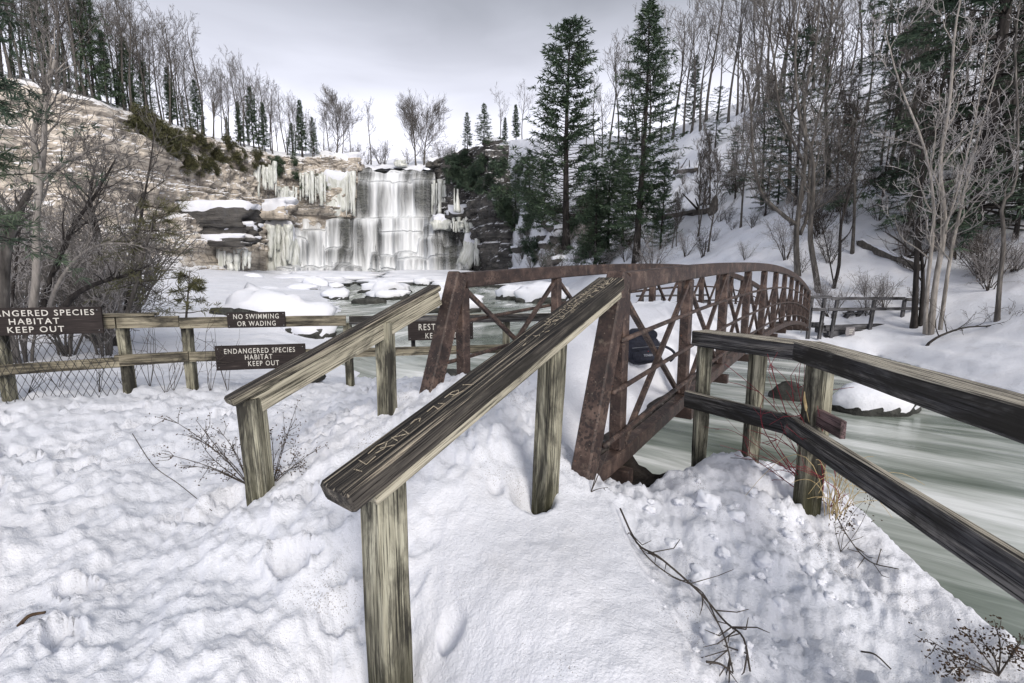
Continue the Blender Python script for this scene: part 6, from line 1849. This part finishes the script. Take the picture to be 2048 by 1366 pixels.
lying('long dark vine lying over the crumbled snow', [(1240, 1028, 0.03), (1275, 1075, 0.02), (1320, 1110, 0.03), (1398, 1168, 0.03), (1450, 1235, 0.03), (1485, 1290, 0.02), (1500, 1345, 0.0)], 0.006, 0.004, M_TWIGD, 0.02, 'vine', 16, 3)
lying('second thinner vine beside the long one', [(1255, 1040, 0.03), (1290, 1108, 0.05), (1340, 1130, 0.04), (1400, 1185, 0.05), (1432, 1240, 0.05), (1450, 1310, 0.03), (1466, 1346, 0.0)], 0.004, 0.003, M_TWIGD, 0.02, 'vine', 12, 4)
lying('short vine stem running towards the bottom edge', [(1412, 1335, 0.0), (1440, 1342, 0.03), (1466, 1346, 0.0)], 0.005, 0.003, M_TWIGD, 0.015, 'vine', 4, 5)
lying('small twig lying on the snow below the railing', [(1728, 1256, 0.0), (1755, 1275, 0.02), (1788, 1294, 0.0)], 0.004, 0.003, M_TWIGD, 0.01)
lying('dark thin stick bent over the mound edge', [(1462, 908, 0.02), (1480, 922, 0.03), (1515, 930, 0.04), (1540, 920, 0.0)], 0.003, 0.002, M_TWIGD)
lying('dark leaf-stained stick in the snow at far left', [(36, 1248, 0.0), (60, 1240, 0.015), (92, 1234, 0.0)], 0.010, 0.006, M_DEADLEAF, 0.012)
lying('long dark vine trailing right from the grass tuft', [(1668, 1040, 0.1), (1700, 1070, 0.05), (1740, 1110, 0.02), (1796, 1146, 0.0)], 0.004, 0.003, M_TWIGD, 0.02, 'vine', 8, 8)
b0 = on(1640, 1010, 0.0)
stalks('red_dogwood', 'red-twigged shrub growing beside the corner post', 'shrub', b0, [(1535, 708, 0.1), (1590, 748, 0.1), (1572, 780, 0.05), (1642, 752, 0.05), (1450, 728, 0.6), (1600, 830, 0.0), (1530, 820, 0.2), (1560, 900, 0.0), (1520, 910, 0.2), (1500, 860, 0.4), (1610, 870, 0.1), (1480, 900, 0.3), (1575, 870, 0.15)], 0.0045, M_REDTWIG, 11, 0.10, 4, None, 0.45)
b0 = on(1660, 1020, 0.0)
stalks('red_dogwood', 'few red twigs leaning left across the corner rail', 'shrub', b0, [(1440, 890, 0.3), (1430, 860, 0.6), (1700, 985, 0.0), (1670, 940, 0.0), (1690, 1010, -0.1)], 0.003, M_REDTWIG, 13, 0.12, 3, None, 0.4)
root = thing('grass_tuft', 'tuft of dry straw grass curling round the corner post', 'grass', b0)
q_ = np.random.default_rng(9)
for k in range(26):
    n = 10; t = np.linspace(0, 1, n)
    hgt = q_.uniform(0.12, 0.42); dx, dy = q_.normal() * 0.10 - 0.02, q_.normal() * 0.06 - 0.06
    base = b0 + np.array([q_.normal() * 0.03 - 0.03, q_.normal() * 0.03 - 0.08, -0.02])
    P = base + np.stack([dx * t ** 1.5 * 2.0, dy * t, hgt * np.sin(t * q_.uniform(1.5, 2.9))], 1)
    m = MB(); m.tube(P, np.linspace(0.0028, 0.0012, n), 4); obj('blade', m.mesh('blade'), M_STRAW, root)
stem = at(1612, 815, b0[1]); m = MB(); P = catmull([b0 + np.array([0, -0.05, 0]), at(1640, 920, b0[1]), at(1620, 850, b0[1]), stem], 12); m.tube(P, np.linspace(0.003, 0.002, 12), 4); m.tube(np.array([at(1612, 822, b0[1]), stem, at(1609, 798, b0[1]), at(1609, 783, b0[1])]), np.array([0.004, 0.009, 0.008, 0.002]), 6); obj('seed_spike', m.mesh('spike'), M_STRAW, root)
b0 = on(2000, 1330, 0.0)
stalks('dead_weed', 'dark dead weed sprawling at the lower right corner', 'plant', b0, [(1858, 1278, 0.1), (1880, 1300, 0.05), (1925, 1262, 0.1), (1960, 1280, 0.1), (2046, 1270, 0.1), (1900, 1340, -0.02), (2030, 1300, 0.0), (1990, 1255, 0.2)], 0.0035, M_TWIGD, 15, 0.08, 6, 4, 0.4)
b0 = on(1685, 1070, 0.0)
stalks('dead_weed', 'small dark weed in the snow right of the corner post', 'plant', b0, [(1672, 1030, 0.0), (1700, 1040, 0.0), (1730, 1000, 0.1), (1745, 985, 0.1)], 0.002, M_TWIGD, 16, 0.08, 3, 4, 0.4)
b0 = on(1182, 985, 0.0)
stalks('dead_weed', 'two thin dead stems at the foot of the bridge end post', 'plant', b0, [(1196, 905, 0.1), (1230, 862, 0.1), (1216, 975, -0.05)], 0.0035, M_TWIGD, 17, 0.05, 2, None, 0.3)
for k, (px, py) in enumerate(((258, 790), (270, 786), (300, 775), (330, 780), (345, 772), (392, 775), (420, 770), (455, 772), (120, 800), (60, 805), (200, 795))):
    d = 6.05 + 0.12 * (k % 3)
    base = at(px, py, d); base[2] = hz(base[0], base[1]) - 0.02
    tips = [(px + r_.uniform(-45, 45), py - r_.uniform(40, 150), r_.uniform(-0.1, 0.1)) for j in range(4)]
    stalks('dry_stems', 'few thin bare stems sprouting along the foot of the left fence', 'plant', base, tips, 0.004, M_TWIGD, 40 + k, 0.08, 3, None, 0.4, group='stems along the left fence')
# loose lumps of broken snow on the mound
q_ = np.random.default_rng(19)
SC = [rock_mesh('snow_clump', (1, 0.9, 0.7), 60 + k, sub=(24, 14), rough=0.5) for k in range(4)]
spots = [(1415, 990, 46), (1470, 1010, 40), (1350, 1060, 34), (1530, 1100, 40), (1400, 1130, 44), (1340, 1250, 46), (1420, 1255, 50), (1480, 1300, 44), (1560, 1180, 34), (1300, 1000, 26), (1580, 1040, 30), (1620, 1110, 24), (1500, 960, 30), (1290, 935, 18), (1660, 1170, 24), (1700, 1180, 22), (1610, 1240, 26), (1360, 980, 24), (1550, 1000, 22), (1450, 1080, 26)]
for k in range(60):
    t = q_.random(); spots.append((q_.uniform(1290, 1720), q_.uniform(930, 1340), q_.uniform(7, 20)))
for k, (px, py, w) in enumerate(spots):
    p = hit(px, py)
    ex = np.interp(p[1], CR[::-1, 1], CR[::-1, 0])
    if p[0] < ex + 0.04 or p[2] < -0.4: continue
    s = w * p[1] / FPX
    M = Matrix.Translation(Vector(p + np.array([0, 0, 0.02 * s]))) @ Matrix.Rotation(q_.uniform(0, 6.28), 4, 'Z') @ Matrix.Rotation(q_.normal() * 0.4, 4, 'X') @ Matrix.Diagonal((s, s, s, 1))
    o = obj('snow_clump', SC[k % 4], M_SNOW_LUMP, M=M)
    tag(o, 'fist-sized loose lump of snow on the crumbled mound' if w > 21 else 'small loose crumb of snow on the crumbled mound', 'snow', 'snow lumps on the mound')
